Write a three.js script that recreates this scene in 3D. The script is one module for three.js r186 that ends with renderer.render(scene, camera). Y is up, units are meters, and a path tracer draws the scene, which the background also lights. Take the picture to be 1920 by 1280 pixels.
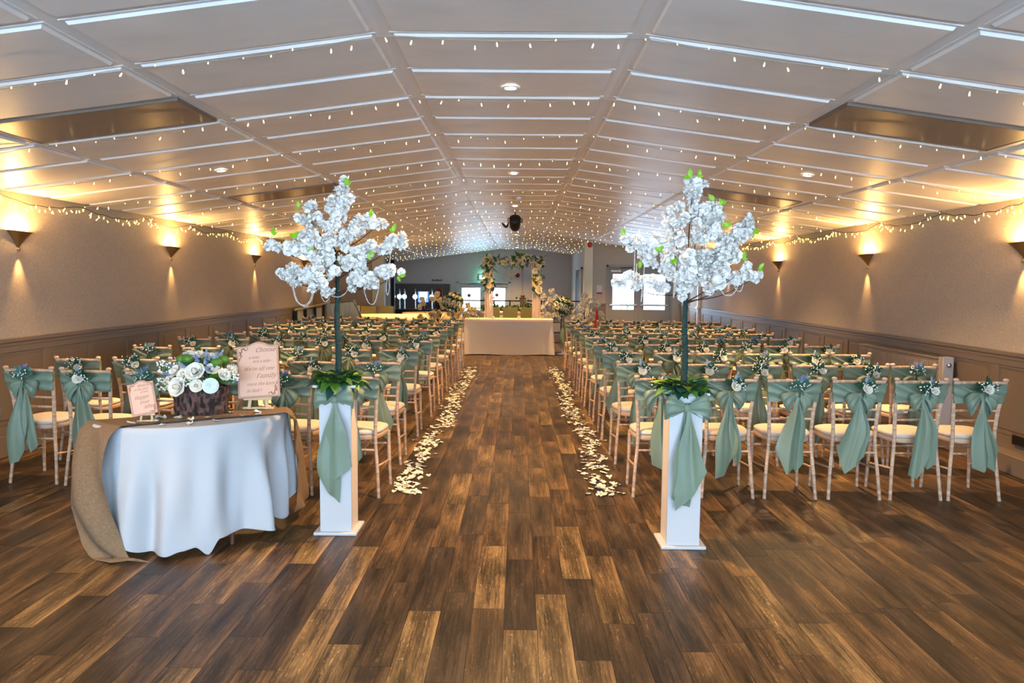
import * as THREE from 'three';
import { mergeGeometries, mergeVertices, toCreasedNormals } from 'three/addons/utils/BufferGeometryUtils.js';
import { RoundedBoxGeometry } from 'three/addons/geometries/RoundedBoxGeometry.js';
import { MarchingCubes } from 'three/addons/objects/MarchingCubes.js';
import { RectAreaLightUniformsLib } from 'three/addons/lights/RectAreaLightUniformsLib.js';

// ---------------------------------------------------------------- camera, sky, big lights, exposure
const scene = new THREE.Scene();
const camera = new THREE.PerspectiveCamera(2 * Math.atan(640 / 1420) * 180 / Math.PI, 1.5, 0.05, 200);
camera.rotation.order = 'YXZ';
camera.position.set(0, 1.61, 0);
camera.rotation.set(-Math.atan(112 / 1420), 10 / 1420, 0.009);
scene.add(camera);
scene.background = new THREE.Color(0.80, 0.90, 1.0);
scene.backgroundIntensity = 5;
const renderer = new THREE.WebGLRenderer({ antialias: true });
renderer.toneMapping = THREE.LinearToneMapping;
renderer.toneMappingExposure = 1.72;
renderer.shadowMap.enabled = true;
RectAreaLightUniformsLib.init();
const LIGHT = { window: 17.0, windowColor: new THREE.Color(0.43, 0.69, 1.0), down: 26, downColor: new THREE.Color(1, 0.60, 0.25), sconce: 3.1, sconceColor: new THREE.Color(1, 0.56, 0.18), exitDoor: 10, sideDoor: 8, rearDown: 24 };
function areaLight(x, y, z, w, h, intensity, tx, ty, tz, color = LIGHT.windowColor) {
  const l = new THREE.RectAreaLight(color, intensity, w, h);
  l.name = 'daylight'; l.position.set(x, y, z); l.lookAt(tx, ty, tz); scene.add(l);
  return l;
}
// daylight through the three windows behind the camera, the side doors and the rear doors
for (const x of [-2.9, -0.05, 2.8]) areaLight(x, 1.45, 2.93, 2.3, 1.5, LIGHT.window, x, 4.4, 0);
areaLight(3.27, 1.35, -20.44, 1.4, 0.9, LIGHT.sideDoor, 3.27, 1.2, 0);
areaLight(-1.36, 0.98, -29.9, 1.6, 0.9, LIGHT.exitDoor, -1.36, 0.98, 0);

// ---------------------------------------------------------------- helpers
function rng(seed) { let s = seed >>> 0; return () => { s = (s + 0x6d2b79f5) | 0; let t = Math.imul(s ^ (s >>> 15), 1 | s); t = (t + Math.imul(t ^ (t >>> 7), 61 | t)) ^ t; return ((t ^ (t >>> 14)) >>> 0) / 4294967296; }; }
const R0 = rng(11);
const lerp = (a, b, t) => a + (b - a) * t, clamp = (x, a, b) => Math.min(b, Math.max(a, x));
const smooth = (a, b, x) => { const t = clamp((x - a) / (b - a), 0, 1); return t * t * (3 - 2 * t); };
const V = (x, y, z) => new THREE.Vector3(x, y, z);
const used = {};
function numbered(name) { const n = used[name] = (used[name] ?? -1) + 1; return n ? name + '_' + String(n).padStart(3, '0') : name; }
function tag(o, label, category, group, kind) {
  if (label) o.userData.label = label;
  if (category) o.userData.category = category;
  if (group) o.userData.group = group;
  if (kind) o.userData.kind = kind;
  return o;
}
function thing(name, label, category, pos = [0, 0, 0], turn = 0, group) {
  const o = new THREE.Group(); o.name = numbered(name); o.position.set(...pos); o.rotation.y = turn; scene.add(o);
  return tag(o, label, category, group);
}
function solo(name, geo, m, label, category, pos = [0, 0, 0], turn = 0, group) {
  const o = new THREE.Mesh(geo, m); o.name = numbered(name); o.position.set(...pos); o.rotation.y = turn; scene.add(o);
  return tag(o, label, category, group);
}
function P(name, geo, m, parent, pos, rot) {
  const o = new THREE.Mesh(geo, m); o.name = name; parent.add(o);
  if (pos) o.position.set(...pos);
  if (rot) o.rotation.set(...rot);
  return o;
}
function struct(name, geo, m, pos) {
  const o = new THREE.Mesh(geo, m); o.name = name; o.userData.kind = 'structure'; scene.add(o);
  if (pos) o.position.set(...pos);
  return o;
}
function copyOf(src, label, group, pos, turn) {
  const c = src.clone(); c.name = numbered(src.userData.base || src.name.replace(/_\d{3}$/, '')); scene.add(c);
  if (label) c.userData.label = label;
  if (group) c.userData.group = group;
  if (pos) c.position.set(...pos);
  if (turn !== undefined) c.rotation.y = turn;
  return c;
}
function box(x0, x1, y0, y1, z0, z1) { const g = new THREE.BoxGeometry(x1 - x0, y1 - y0, z1 - z0); g.translate((x0 + x1) / 2, (y0 + y1) / 2, (z0 + z1) / 2); return g; }
function rbox(x0, x1, y0, y1, z0, z1, r = 0.004, s = 2) { const g = new RoundedBoxGeometry(x1 - x0, y1 - y0, z1 - z0, s, r); g.translate((x0 + x1) / 2, (y0 + y1) / 2, (z0 + z1) / 2); return g; }
function grid(nu, nv, f, uvs = [1, 1]) {   // f(u, v) -> [x, y, z]
  const pos = [], uv = [], idx = [];
  for (let j = 0; j <= nv; j++) for (let i = 0; i <= nu; i++) { const p = f(i / nu, j / nv); pos.push(p[0], p[1], p[2]); uv.push(i / nu * uvs[0], j / nv * uvs[1]); }
  for (let j = 0; j < nv; j++) for (let i = 0; i < nu; i++) { const a = j * (nu + 1) + i, b = a + 1, c = a + nu + 1, d = c + 1; idx.push(a, b, c, b, d, c); }
  const g = new THREE.BufferGeometry();
  g.setAttribute('position', new THREE.Float32BufferAttribute(pos, 3)); g.setAttribute('uv', new THREE.Float32BufferAttribute(uv, 2)); g.setIndex(idx); g.computeVertexNormals();
  return g;
}
function sweep(pts, rad, seg = 8, steps = 24, closed = false) {   // tube with its own radius along the way; uv in metres
  const c = new THREE.CatmullRomCurve3(pts.map((p) => (p.isVector3 ? p : V(...p))), closed), L = c.getLength(), fr = c.computeFrenetFrames(steps, closed);
  const pos = [], uv = [], idx = [];
  for (let j = 0; j <= steps; j++) {
    const t = j / steps, p = c.getPointAt(t), r = typeof rad === 'function' ? rad(t, L) : rad;
    for (let i = 0; i <= seg; i++) { const a = i / seg * Math.PI * 2, n = fr.normals[j], b = fr.binormals[j], x = Math.cos(a) * r, y = Math.sin(a) * r; pos.push(p.x + n.x * x + b.x * y, p.y + n.y * x + b.y * y, p.z + n.z * x + b.z * y); uv.push(i / seg * 0.08, t * L); }
  }
  for (let j = 0; j < steps; j++) for (let i = 0; i < seg; i++) { const a = j * (seg + 1) + i, b = a + 1, cc = a + seg + 1, d = cc + 1; idx.push(a, cc, b, b, cc, d); }
  if (!closed) for (const [row, t] of [[0, 0], [steps, 1]]) { const p = c.getPointAt(t), k = pos.length / 3; pos.push(p.x, p.y, p.z); uv.push(0, t * L); for (let i = 0; i < seg; i++) { const a = row * (seg + 1) + i; row ? idx.push(a, k, a + 1) : idx.push(a, a + 1, k); } }
  const g = new THREE.BufferGeometry();
  g.setAttribute('position', new THREE.Float32BufferAttribute(pos, 3)); g.setAttribute('uv', new THREE.Float32BufferAttribute(uv, 2)); g.setIndex(idx); g.computeVertexNormals();
  return g;
}
const rod = (a, b, r, seg = 7, r2 = r) => sweep([a, [lerp(a[0], b[0], .5), lerp(a[1], b[1], .5), lerp(a[2], b[2], .5)], b], (t) => lerp(r, r2, t), seg, 2);
function lathe(prof, seg = 24) { return new THREE.LatheGeometry(prof.map((p) => new THREE.Vector2(p[0], p[1])), seg); }
function place(g, x = 0, y = 0, z = 0, rx = 0, ry = 0, rz = 0, s = 1) { const q = g.clone(); q.applyMatrix4(new THREE.Matrix4().compose(V(x, y, z), new THREE.Quaternion().setFromEuler(new THREE.Euler(rx, ry, rz, 'YXZ')), typeof s === 'number' ? V(s, s, s) : V(...s))); return q; }
function merge(list) { return mergeGeometries(list.map((g) => { const q = g.index ? g.toNonIndexed() : g.clone(); for (const k of Object.keys(q.attributes)) if (!['position', 'normal', 'uv'].includes(k)) q.deleteAttribute(k); return q; })); }
function prism(shapePts, depth, bevel = 0) { const s = new THREE.Shape(shapePts.map((p) => new THREE.Vector2(p[0], p[1]))); return new THREE.ExtrudeGeometry(s, { depth, bevelEnabled: bevel > 0, bevelSize: bevel, bevelThickness: bevel, bevelSegments: 2, curveSegments: 12 }); }

// value noise for textures and displaced shapes
function hash2(x, y, s) { let h = Math.imul(x, 374761393) ^ Math.imul(y, 668265263) ^ Math.imul(s, 1274126177); h = Math.imul(h ^ (h >>> 13), 1274126177); return ((h ^ (h >>> 16)) >>> 0) / 4294967296; }
function vnoise(x, y, s, px = 1e6, py = 1e6) { const xi = Math.floor(x), yi = Math.floor(y), fx = x - xi, fy = y - yi, u = fx * fx * (3 - 2 * fx), v = fy * fy * (3 - 2 * fy), m = (a, n) => ((a % n) + n) % n; const h = (a, b) => hash2(m(a, px), m(b, py), s); return lerp(lerp(h(xi, yi), h(xi + 1, yi), u), lerp(h(xi, yi + 1), h(xi + 1, yi + 1), u), v); }
function fbm(x, y, s, o = 4, px = 1e6, py = 1e6) { let a = 0, w = 0.5, t = 0; for (let i = 0; i < o; i++) { a += w * vnoise(x, y, s + i, px, py); t += w; w *= 0.5; x *= 2; y *= 2; px *= 2; py *= 2; } return a / t; }
function tex(w, h, f, srgb = true, rx = 1, ry = 1) {
  const d = new Uint8Array(w * h * 4);
  for (let j = 0; j < h; j++) for (let i = 0; i < w; i++) { const c = f(i / w, j / h, i, j), k = (j * w + i) * 4; const a = Array.isArray(c) ? c : [c, c, c]; d[k] = clamp(a[0] * 255, 0, 255); d[k + 1] = clamp(a[1] * 255, 0, 255); d[k + 2] = clamp(a[2] * 255, 0, 255); d[k + 3] = 255; }
  const t = new THREE.DataTexture(d, w, h, THREE.RGBAFormat); t.wrapS = t.wrapT = THREE.RepeatWrapping; t.magFilter = THREE.LinearFilter; t.minFilter = THREE.LinearFilter; t.repeat.set(rx, ry);
  if (srgb) t.colorSpace = THREE.SRGBColorSpace;
  t.needsUpdate = true; return t;
}
const mat = (color, rough = 0.6, extra = {}) => new THREE.MeshStandardMaterial({ color, roughness: rough, side: THREE.DoubleSide, ...extra });
const phys = (color, rough = 0.6, extra = {}) => new THREE.MeshPhysicalMaterial({ color, roughness: rough, side: THREE.DoubleSide, ...extra });
const glow = (color, k) => new THREE.MeshStandardMaterial({ color: 0xffffff, emissive: color, emissiveIntensity: k, roughness: 0.5 });

// ---------------------------------------------------------------- materials
const grainTex = tex(1024, 512, (u, v) => {           // u runs along the plank, four plank patterns across v
  const p = Math.floor(v * 4), vv = v * 4 - p, s = 31 + p * 17;
  const warp = (fbm(u * 5, vv * 3 + p * 7, s, 3, 5) - 0.5) * 1.4 + (vv - 0.5) * (vv - 0.5) * 3;
  const ring = 0.5 + 0.5 * Math.sin((vv * 9 + warp * 5 + Math.sin(u * 6.283) * 0.5) * 5.5);
  const fine = fbm(u * 24, vv * 90 + p * 100, s + 5, 3, 24), streak = fbm(u * 4, vv * 22 + p * 60, s + 9, 3, 4), cloud = fbm(u * 3, vv * 2.2 + p * 9, s + 13, 3, 3);
  let x = 0.60 + (streak - 0.5) * 0.45 + (fine - 0.5) * 0.26 + (cloud - 0.5) * 0.70 - 0.09 * ring;
  const lime = smooth(0.74, 0.97, ring) * smooth(0.52, 0.68, fbm(u * 16, vv * 26 + p * 33, s + 21, 3, 16));
  x += lime * 0.30;
  return [x, x * lerp(0.985, 1.02, lime), x * lerp(0.95, 1.06, lime)];
}, true, 1, 1);
const grainBump = tex(512, 256, (u, v) => 0.5 + (fbm(u * 24, v * 220, 3, 3, 24, 220) - 0.5) * 0.8, false);
const plankTone = [[0.27, 0.150, 0.066], [0.215, 0.122, 0.058], [0.17, 0.100, 0.052], [0.13, 0.079, 0.045], [0.34, 0.198, 0.084], [0.47, 0.29, 0.125], [0.30, 0.168, 0.070]];
const plankMat = plankTone.map((c) => phys(new THREE.Color().setRGB(...c), 0.40, { map: grainTex, bumpMap: grainBump, bumpScale: 0.0006, specularIntensity: 0.7 }));
const plankRestMat = phys(0xffffff, 0.40, { map: grainTex, vertexColors: true, specularIntensity: 0.7 });
const subfloorMat = mat(0x2e2015, 0.9);
const linenBump = tex(256, 256, (u, v, i, j) => 0.5 + (fbm(u * 64, v * 64, 5, 2, 64, 64) - 0.5) * 0.7 + ((i % 4 < 2) !== (j % 4 < 2) ? 0.08 : -0.08), false, 3, 3);
const linenTone = tex(256, 256, (u, v) => 0.93 + (fbm(u * 50, v * 50, 8, 3, 50, 50) - 0.5) * 0.16, true, 2, 2);
const wallMat = mat(new THREE.Color(0.50, 0.42, 0.335), 0.75, { bumpMap: linenBump, bumpScale: 0.001, map: linenTone });
const greyWallMat = mat(new THREE.Color(0.68, 0.64, 0.62), 0.8, { map: linenTone });
const dadoMat = mat(new THREE.Color(0.175, 0.13, 0.092), 0.5);
const ceilTone = tex(256, 256, (u, v) => 0.95 + (fbm(u * 6, v * 12, 18, 4, 6, 12) - 0.5) * 0.09, true, 1, 1);
const ceilMat = phys(new THREE.Color(0.78, 0.745, 0.71), 0.42, { map: ceilTone });
const ceilSlabMat = phys(new THREE.Color(0.74, 0.705, 0.67), 0.42);
const whitePaint = mat(0xc2c1c0, 0.45);
const limeTex = tex(64, 1024, (u, v) => {
  const m = (v * 1024 / 1024) * 1.0, k = fbm(u * 3, v * 60, 41, 4, 3, 60), worn = smooth(0.60, 0.74, fbm(u * 4 + 3, v * 26, 47, 3, 4, 26));
  const y = (v * 14) % 1, ring = (Math.abs(y - 0.5) < 0.022 || Math.abs(y - 0.6) < 0.014) ? 1 : 0;
  const a = 0.86 + (k - 0.5) * 0.25, w = Math.max(worn * 0.2, ring * 0.35);
  return [lerp(a, 0.50, w), lerp(a * 0.875, 0.33, w), lerp(a * 0.765, 0.22, w)];
});
const limewood = mat(0xeadfd4, 0.55, { map: limeTex });
const creamFabric = mat(new THREE.Color(0.58, 0.515, 0.44), 0.85, { bumpMap: linenBump, bumpScale: 0.0008 });
const satinBump = tex(256, 256, (u, v) => 0.5 + (fbm(u * 60, v * 60, 61, 2, 60, 60) - 0.5) * 0.6, false, 4, 4);
const sage = phys(new THREE.Color(0.178, 0.232, 0.158), 0.5, { sheen: 0.4, sheenRoughness: 0.4, sheenColor: new THREE.Color(0.5, 0.65, 0.58), bumpMap: satinBump, bumpScale: 0.0006 });
const oliveCloth = mat(new THREE.Color(0.26, 0.24, 0.08), 0.7);
const whiteCloth = phys(new THREE.Color(0.46, 0.475, 0.49), 0.75, { sheen: 0.2, sheenRoughness: 0.6, bumpMap: linenBump, bumpScale: 0.0004 });
const creamCloth = mat(new THREE.Color(0.78, 0.70, 0.60), 0.8, { bumpMap: linenBump, bumpScale: 0.001 });
const burlapTex = tex(256, 256, (u, v, i, j) => { const w = 0.5 + 0.5 * Math.sin(i * Math.PI / 4), q = 0.5 + 0.5 * Math.sin(j * Math.PI / 4), n = fbm(u * 32, v * 32, 71, 3, 32, 32), k = 0.72 + 0.2 * Math.max(w * (j % 16 < 8 ? 1 : .6), q) + (n - 0.5) * 0.3; return [k, k * 0.98, k * 0.95]; }, true, 8, 8);
const burlap = mat(new THREE.Color(0.30, 0.20, 0.115), 0.95, { map: burlapTex });
const brass = mat(new THREE.Color(0.36, 0.24, 0.10), 0.38, { metalness: 0.85 });
const chrome = mat(0xcfd2d6, 0.2, { metalness: 1 });
const blackMetal = mat(0x14161a, 0.45, { metalness: 0.4 });
const blackPlastic = mat(0x0b0b0d, 0.5);
const whiteMetal = mat(0xdedbd6, 0.4);
const greyDoor = mat(new THREE.Color(0.27, 0.26, 0.25), 0.55);
const paleDoor = mat(new THREE.Color(0.58, 0.64, 0.66), 0.5);
const glass = new THREE.MeshPhysicalMaterial({ color: 0xffffff, roughness: 0, transmission: 1, thickness: 0, side: THREE.DoubleSide });
const petalWhite = phys(new THREE.Color(0.84, 0.79, 0.72), 0.8, { sheen: 0.2 });
const petalCream = mat(new THREE.Color(0.84, 0.70, 0.40), 0.75);
const petalIvory = mat(new THREE.Color(0.76, 0.71, 0.59), 0.75);
const leafGreen = ['#2f5a24', '#4d7a22', '#1f4434', '#3b6a58', '#7d9a26'].map((c) => mat(c, 0.5));
const sageLeaf = mat('#46705e', 0.6), darkLeaf = mat('#2c5238', 0.6), brightLeaf = mat('#86b81c', 0.45);
const twigMat = mat('#4a2a1c', 0.8);
const barkGreen = mat('#14302a', 0.75, { bumpMap: tex(128, 256, (u, v) => fbm(u * 12, v * 30, 81, 4, 12, 30), false, 1, 3), bumpScale: 0.006 });
const lavender = mat('#7c82a6', 0.8), blueGrey = mat('#8fa3b4', 0.8), gypWhite = mat('#f4f1e2', 0.7);
const pineWood = mat(new THREE.Color(0.66, 0.43, 0.22), 0.55);
const darkWood = mat(new THREE.Color(0.12, 0.055, 0.03), 0.4);
const barkTex = tex(512, 256, (u, v) => { const n = fbm(u * 60, v * 6 + 1.2 * fbm(u * 8, v * 4, 91, 2, 8, 4), 93, 5, 60, 6), k = smooth(0.3, 0.72, n); return [lerp(0.12, 0.40, k), lerp(0.08, 0.29, k), lerp(0.07, 0.25, k)]; });
const barkBump = tex(512, 256, (u, v) => fbm(u * 60, v * 6 + 1.2 * fbm(u * 8, v * 4, 91, 2, 8, 4), 93, 5, 60, 6), false);
const barkMat = mat(0xffffff, 0.95, { map: barkTex, bumpMap: barkBump, bumpScale: 0.012 });
const pearlMat = phys(new THREE.Color(0.90, 0.86, 0.80), 0.25, { clearcoat: 0.4 });
const redMat = mat('#a3141c', 0.5), pinkWood = mat(new THREE.Color(0.62, 0.40, 0.30), 0.6);

// ================================================================ THE ROOM
const XL = -4.6, XR = 4.4, XC = -0.05, ZB = -30, ZM = -20.5, ZFRONT = 3.0;
function ceilY(x) { const u = Math.abs(x - XC); return u < 0.667 ? 2.89 : Math.max(2.38, 2.89 - (u - 0.667) * 0.133); }
// ---- floor: dark bed with the vinyl planks laid on it
const floor = struct('floor', box(-7.2, XR + 0.2, -0.2, -0.004, -24.5, ZFRONT + 0.2), subfloorMat);
{
  const W = 0.1555, L = 0.89, X0 = 0.104, G = 0.0003;
  // photographed boards: column -> [offset of a joint, [start, tone] ...]
  const known = {
    '-11': [3.643, { 3.643: 5 }], '-7': [3.59, { 3.59: 5, 2.70: 5 }], '-6': [3.24, { 3.24: 3, 2.35: 5 }], '-4': [3.593, { 2.703: 5, 3.593: 3 }], '-3': [3.82, { 2.93: 3 }], '-10': [3.02, { 2.13: 5, 3.02: 2 }],
    '-15': [3.72, { 3.72: 4 }], '-16': [3.364, { 3.364: 5 }], '-17': [4.016, { 4.016: 4 }], '-20': [4.405, { 4.405: 4 }], '-13': [3.75, { 2.86: 4, 3.75: 2 }], '0': [3.808, { 2.918: 5, 3.808: 1 }],
    '1': [4.013, { 3.123: 3, 4.013: 5, 2.233: 4 }], '2': [4.367, { 3.477: 4, 2.587: 1, 4.367: 1 }], '7': [4.08, { 3.19: 5, 4.08: 4 }], '8': [3.507, { 2.617: 5, 3.507: 2 }], '11': [4.578, { 4.578: 5 }], '13': [4.655, { 4.655: 5 }], '17': [4.70, { 4.70: 4 }],
    '-9': [3.3, { 3.3: 2 }], '-8': [3.9, { 3.01: 3, 3.9: 2 }], '-5': [3.05, { 3.05: 2 }], '-1': [3.4, { 3.4: 3 }], '3': [3.6, { 3.6: 2, 2.71: 2 }], '4': [4.1, { 3.21: 2 }], '5': [3.3, { 3.3: 1 }],
  };
  const rowRand = rng(77), list = [];
  const variants = [];
  for (let k = 0; k < 8; k++) {   // shared board geometry with its own stretch of the grain
    const x0 = G, x1 = W - G, g = new THREE.BufferGeometry(), t = -0.004, b = 0.0007, Lb = L - 0.0008;
    const P8 = [[x0, t, 0], [x1, t, 0], [x1, t, -Lb], [x0, t, -Lb], [x0 + b, 0, -b], [x1 - b, 0, -b], [x1 - b, 0, -Lb + b], [x0 + b, 0, -Lb + b]];
    const q = [[4, 5, 6, 7], [0, 1, 5, 4], [1, 2, 6, 5], [2, 3, 7, 6], [3, 0, 4, 7]], pos = [], uv = [];
    const uo = (k >> 2) * 0.47 + 0.13, vo = (k % 4) * 0.25;
    for (const f of q) for (const i of [0, 1, 2, 0, 2, 3]) { const p = P8[f[i]]; pos.push(...p); uv.push(uo + (-p[2] / L) * 0.98, vo + 0.005 + p[0] / W * 0.24); }
    g.setAttribute('position', new THREE.Float32BufferAttribute(pos, 3)); g.setAttribute('uv', new THREE.Float32BufferAttribute(uv, 2)); g.computeVertexNormals(); variants.push(g);
  }
  for (let n = -46; n <= 28; n++) {
    const x = X0 + n * W, kn = known[n], off = kn ? kn[0] % L : rowRand() * L;
    for (let i = -4; i < 29; i++) {
      const z = off + i * L;   // near end at distance z, far end at z + L
      if (x < XL - 2.5 || x + W > XR + 0.12 || (x < XL - 0.1 && z < 16.5) || z + L > 24.4 || z < -2.9) continue;
      let r = rowRand(), tone = r < 0.24 ? 0 : r < 0.46 ? 1 : r < 0.66 ? 2 : r < 0.74 ? 3 : r < 0.84 ? 4 : r < 0.91 ? 5 : 6;
      if (kn) for (const [s, t] of Object.entries(kn[1])) if (Math.abs(z - parseFloat(s)) < 0.02) tone = t;
      const zc = z + L / 2, xc = x + W / 2, inView = zc > 1.9 && Math.abs(xc) < zc * 0.69 + 0.12;
      list.push({ x, z, tone, v: (n * 5 + i * 3 + 400) % 8, score: inView ? 1 / (zc * zc * zc) : 0 });
    }
  }
  list.sort((a, b) => b.score - a.score);
  list.slice(0, 300).forEach((p, i) => P(i ? 'plank_' + String(i).padStart(3, '0') : 'plank', variants[p.v], plankMat[p.tone], floor, [p.x, 0, -p.z]));
  const rest = list.slice(300).map((p) => { const g = variants[p.v].clone().translate(p.x, 0, -p.z), n = g.attributes.position.count, c = new Float32Array(n * 3); for (let i = 0; i < n; i++) c.set(plankTone[p.tone], i * 3); g.setAttribute('color', new THREE.BufferAttribute(c, 3)); return g; });
  P('floor_planks', mergeGeometries(rest), plankRestMat, floor).userData.kind = 'stuff';
}
struct('floor_rear', box(-7.2, 2.3, -0.65, -0.45, ZB - 0.2, -24.5), mat('#5b4a3c', 0.6));

// ---- walls
function wallBlock(name, x0, x1, y0, y1, z0, z1, m) { return struct(name, box(x0, x1, y0, y1, z0, z1), m); }
function wallUV(g, axis) { const p = g.attributes.position, uv = g.attributes.uv; for (let i = 0; i < p.count; i++) uv.setXY(i, axis === 'x' ? p.getZ(i) : p.getX(i), p.getY(i)); return g; }
const wallLeft = struct('wall_left', wallUV(box(XL - 0.2, XL, -0.2, 2.6, -17.0, ZFRONT), 'x'), wallMat);
const wallRight = struct('wall_right', wallUV(box(XR, XR + 0.2, -0.2, 2.6, ZM - 0.15, ZFRONT), 'x'), wallMat);
struct('wall_alcove', wallUV(merge([box(-7.2, -7.0, -0.2, 2.6, ZB - 0.1, -17), box(-7.2, XL - 0.2, -0.2, 2.6, -17.2, -17.0), box(-7.0, -4.25, -0.7, 2.6, -23.2, -23.0)]), 'z'), wallMat);
// wall behind the camera with three window openings
struct('wall_behind', merge([box(XL - 0.2, XR + 0.2, -0.2, 0.68, ZFRONT, ZFRONT + 0.2), box(XL - 0.2, XR + 0.2, 2.22, 3.1, ZFRONT, ZFRONT + 0.2), ...[[XL - 0.2, -4.05], [-1.75, -1.2], [1.1, 1.65], [3.95, XR + 0.2]].map(([a, b]) => box(a, b, 0.68, 2.22, ZFRONT, ZFRONT + 0.2))]), wallMat);
for (const [i, x] of [-2.9, -0.05, 2.8].entries()) {
  const w = struct('window_' + (i + 1), merge([rbox(-1.16, 1.16, -0.78, -0.70, 0, 0.1), rbox(-1.16, 1.16, 0.70, 0.78, 0, 0.1), rbox(-1.16, -1.09, -0.70, 0.70, 0, 0.1), rbox(1.09, 1.16, -0.70, 0.70, 0, 0.1), rbox(-0.03, 0.03, -0.7, 0.7, 0, 0.1)]), whiteMetal, [x, 1.45, ZFRONT + 0.05]);
  for (const s of [-1, 1]) P('pane', box(-0.53, 0.53, -0.7, 0.7, 0.045, 0.051), glass, w, [s * 0.56, 0, 0]);
}
// rear wall with the exit door opening (doors 1.57 high above this level, floor down at -0.45)
struct('wall_rear', wallUV(merge([box(-7.2, -2.42, -0.65, 3.0, ZB - 0.2, ZB), box(-0.30, 2.3, -0.65, 3.0, ZB - 0.2, ZB), box(-2.42, -0.30, 1.60, 3.0, ZB - 0.2, ZB)]), 'z'), greyWallMat);
struct('wall_side_block', wallUV(box(2.1, 2.25, -0.65, 3.0, ZB, ZM - 0.1), 'x'), greyWallMat);
struct('wall_side_doors', wallUV(merge([box(1.98, 2.38, -0.2, 2.95, ZM - 0.15, ZM), box(4.17, XR + 0.2, -0.2, 2.95, ZM - 0.15, ZM), box(2.38, 4.17, 2.09, 2.95, ZM - 0.15, ZM)]), 'z'), wallMat);
struct('wall_step', box(-7.2, 2.2, -0.65, -0.2, -24.6, -24.5), dadoMat);
// dado panelling
function wainscot(wall, x, dir, zs, z0, z1, top) {   // dir: +1 faces +x
  const f = (a, b) => (dir > 0 ? [x + a, x + b] : [x - b, x - a]);
  const [a, b] = f(0, 0.016);
  P('top_rail', rbox(a, b, top - 0.12, top - 0.02, z1, z0, 0.003), dadoMat, wall);
  P('bottom_rail', rbox(a, b, 0.14, 0.28, z1, z0, 0.003), dadoMat, wall);
  const back = f(-0.001, 0.004); P('wainscot_board', box(back[0], back[1], 0.1, top - 0.02, z1, z0), dadoMat, wall);
  for (const z of zs) P('stile', rbox(a, b, 0.28, top - 0.12, z - 0.05, z + 0.05, 0.003), dadoMat, wall);
  const pan = f(0.003, 0.011);
  for (let i = 0; i < zs.length - 1; i++) {
    const za = zs[i] - 0.05, zb = zs[i + 1] + 0.05;
    P('wainscot_panel', rbox(pan[0], pan[1], 0.33, top - 0.17, zb + 0.05, za - 0.05, 0.003), dadoMat, wall);
    const m = f(0.003, 0.014);
    P('panel_moulding', merge([box(m[0], m[1], 0.285, 0.30, zb, za), box(m[0], m[1], top - 0.14, top - 0.125, zb, za), box(m[0], m[1], 0.30, top - 0.14, zb, zb + 0.014), box(m[0], m[1], 0.30, top - 0.14, za - 0.014, za)]), dadoMat, wall);
  }
}
const zsL = []; for (let z = -1.0; z > -17; z -= 0.79) zsL.push(z - 0.0);
wainscot(wallLeft, XL, 1, zsL, ZFRONT, -17, 1.05);
const zsR = []; for (let z = -0.63; z > -20.4; z -= 0.79) zsR.push(z);
wainscot(wallRight, XR, -1, zsR, ZFRONT, ZM, 1.02);
struct('trim_1', merge([rbox(XL, XL + 0.035, 1.02, 1.06, -17, ZFRONT, 0.008), rbox(XL, XL + 0.022, 0.985, 1.02, -17, ZFRONT, 0.006)]), dadoMat);
struct('trim_2', merge([rbox(XR - 0.035, XR, 0.99, 1.03, ZM, ZFRONT, 0.008), rbox(XR - 0.022, XR, 0.955, 0.99, ZM, ZFRONT, 0.006)]), dadoMat);
struct('baseboard_left', merge([rbox(XL, XL + 0.022, 0, 0.19, -17, ZFRONT, 0.004), rbox(XL, XL + 0.014, 0.19, 0.215, -17, ZFRONT, 0.004)]), dadoMat);
struct('baseboard_right', rbox(XR - 0.17, XR, 0, 0.165, -20.3, ZFRONT, 0.008), dadoMat);
struct('trim_3', rbox(1.98, 2.38, 1.0, 1.05, ZM, ZM + 0.03, 0.008), dadoMat);
struct('trim_4', box(1.98, 2.38, 0, 1.0, ZM, ZM + 0.012), dadoMat);
struct('trim_5', merge([rbox(4.33, XR, 0, 2.35, -18.35, -18.27, 0.01), rbox(4.30, XR, 1.0, 1.05, -18.4, -18.2, 0.01), rbox(4.33, XR, 0, 2.35, -19.55, -19.47, 0.01)]), whiteMetal);

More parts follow.
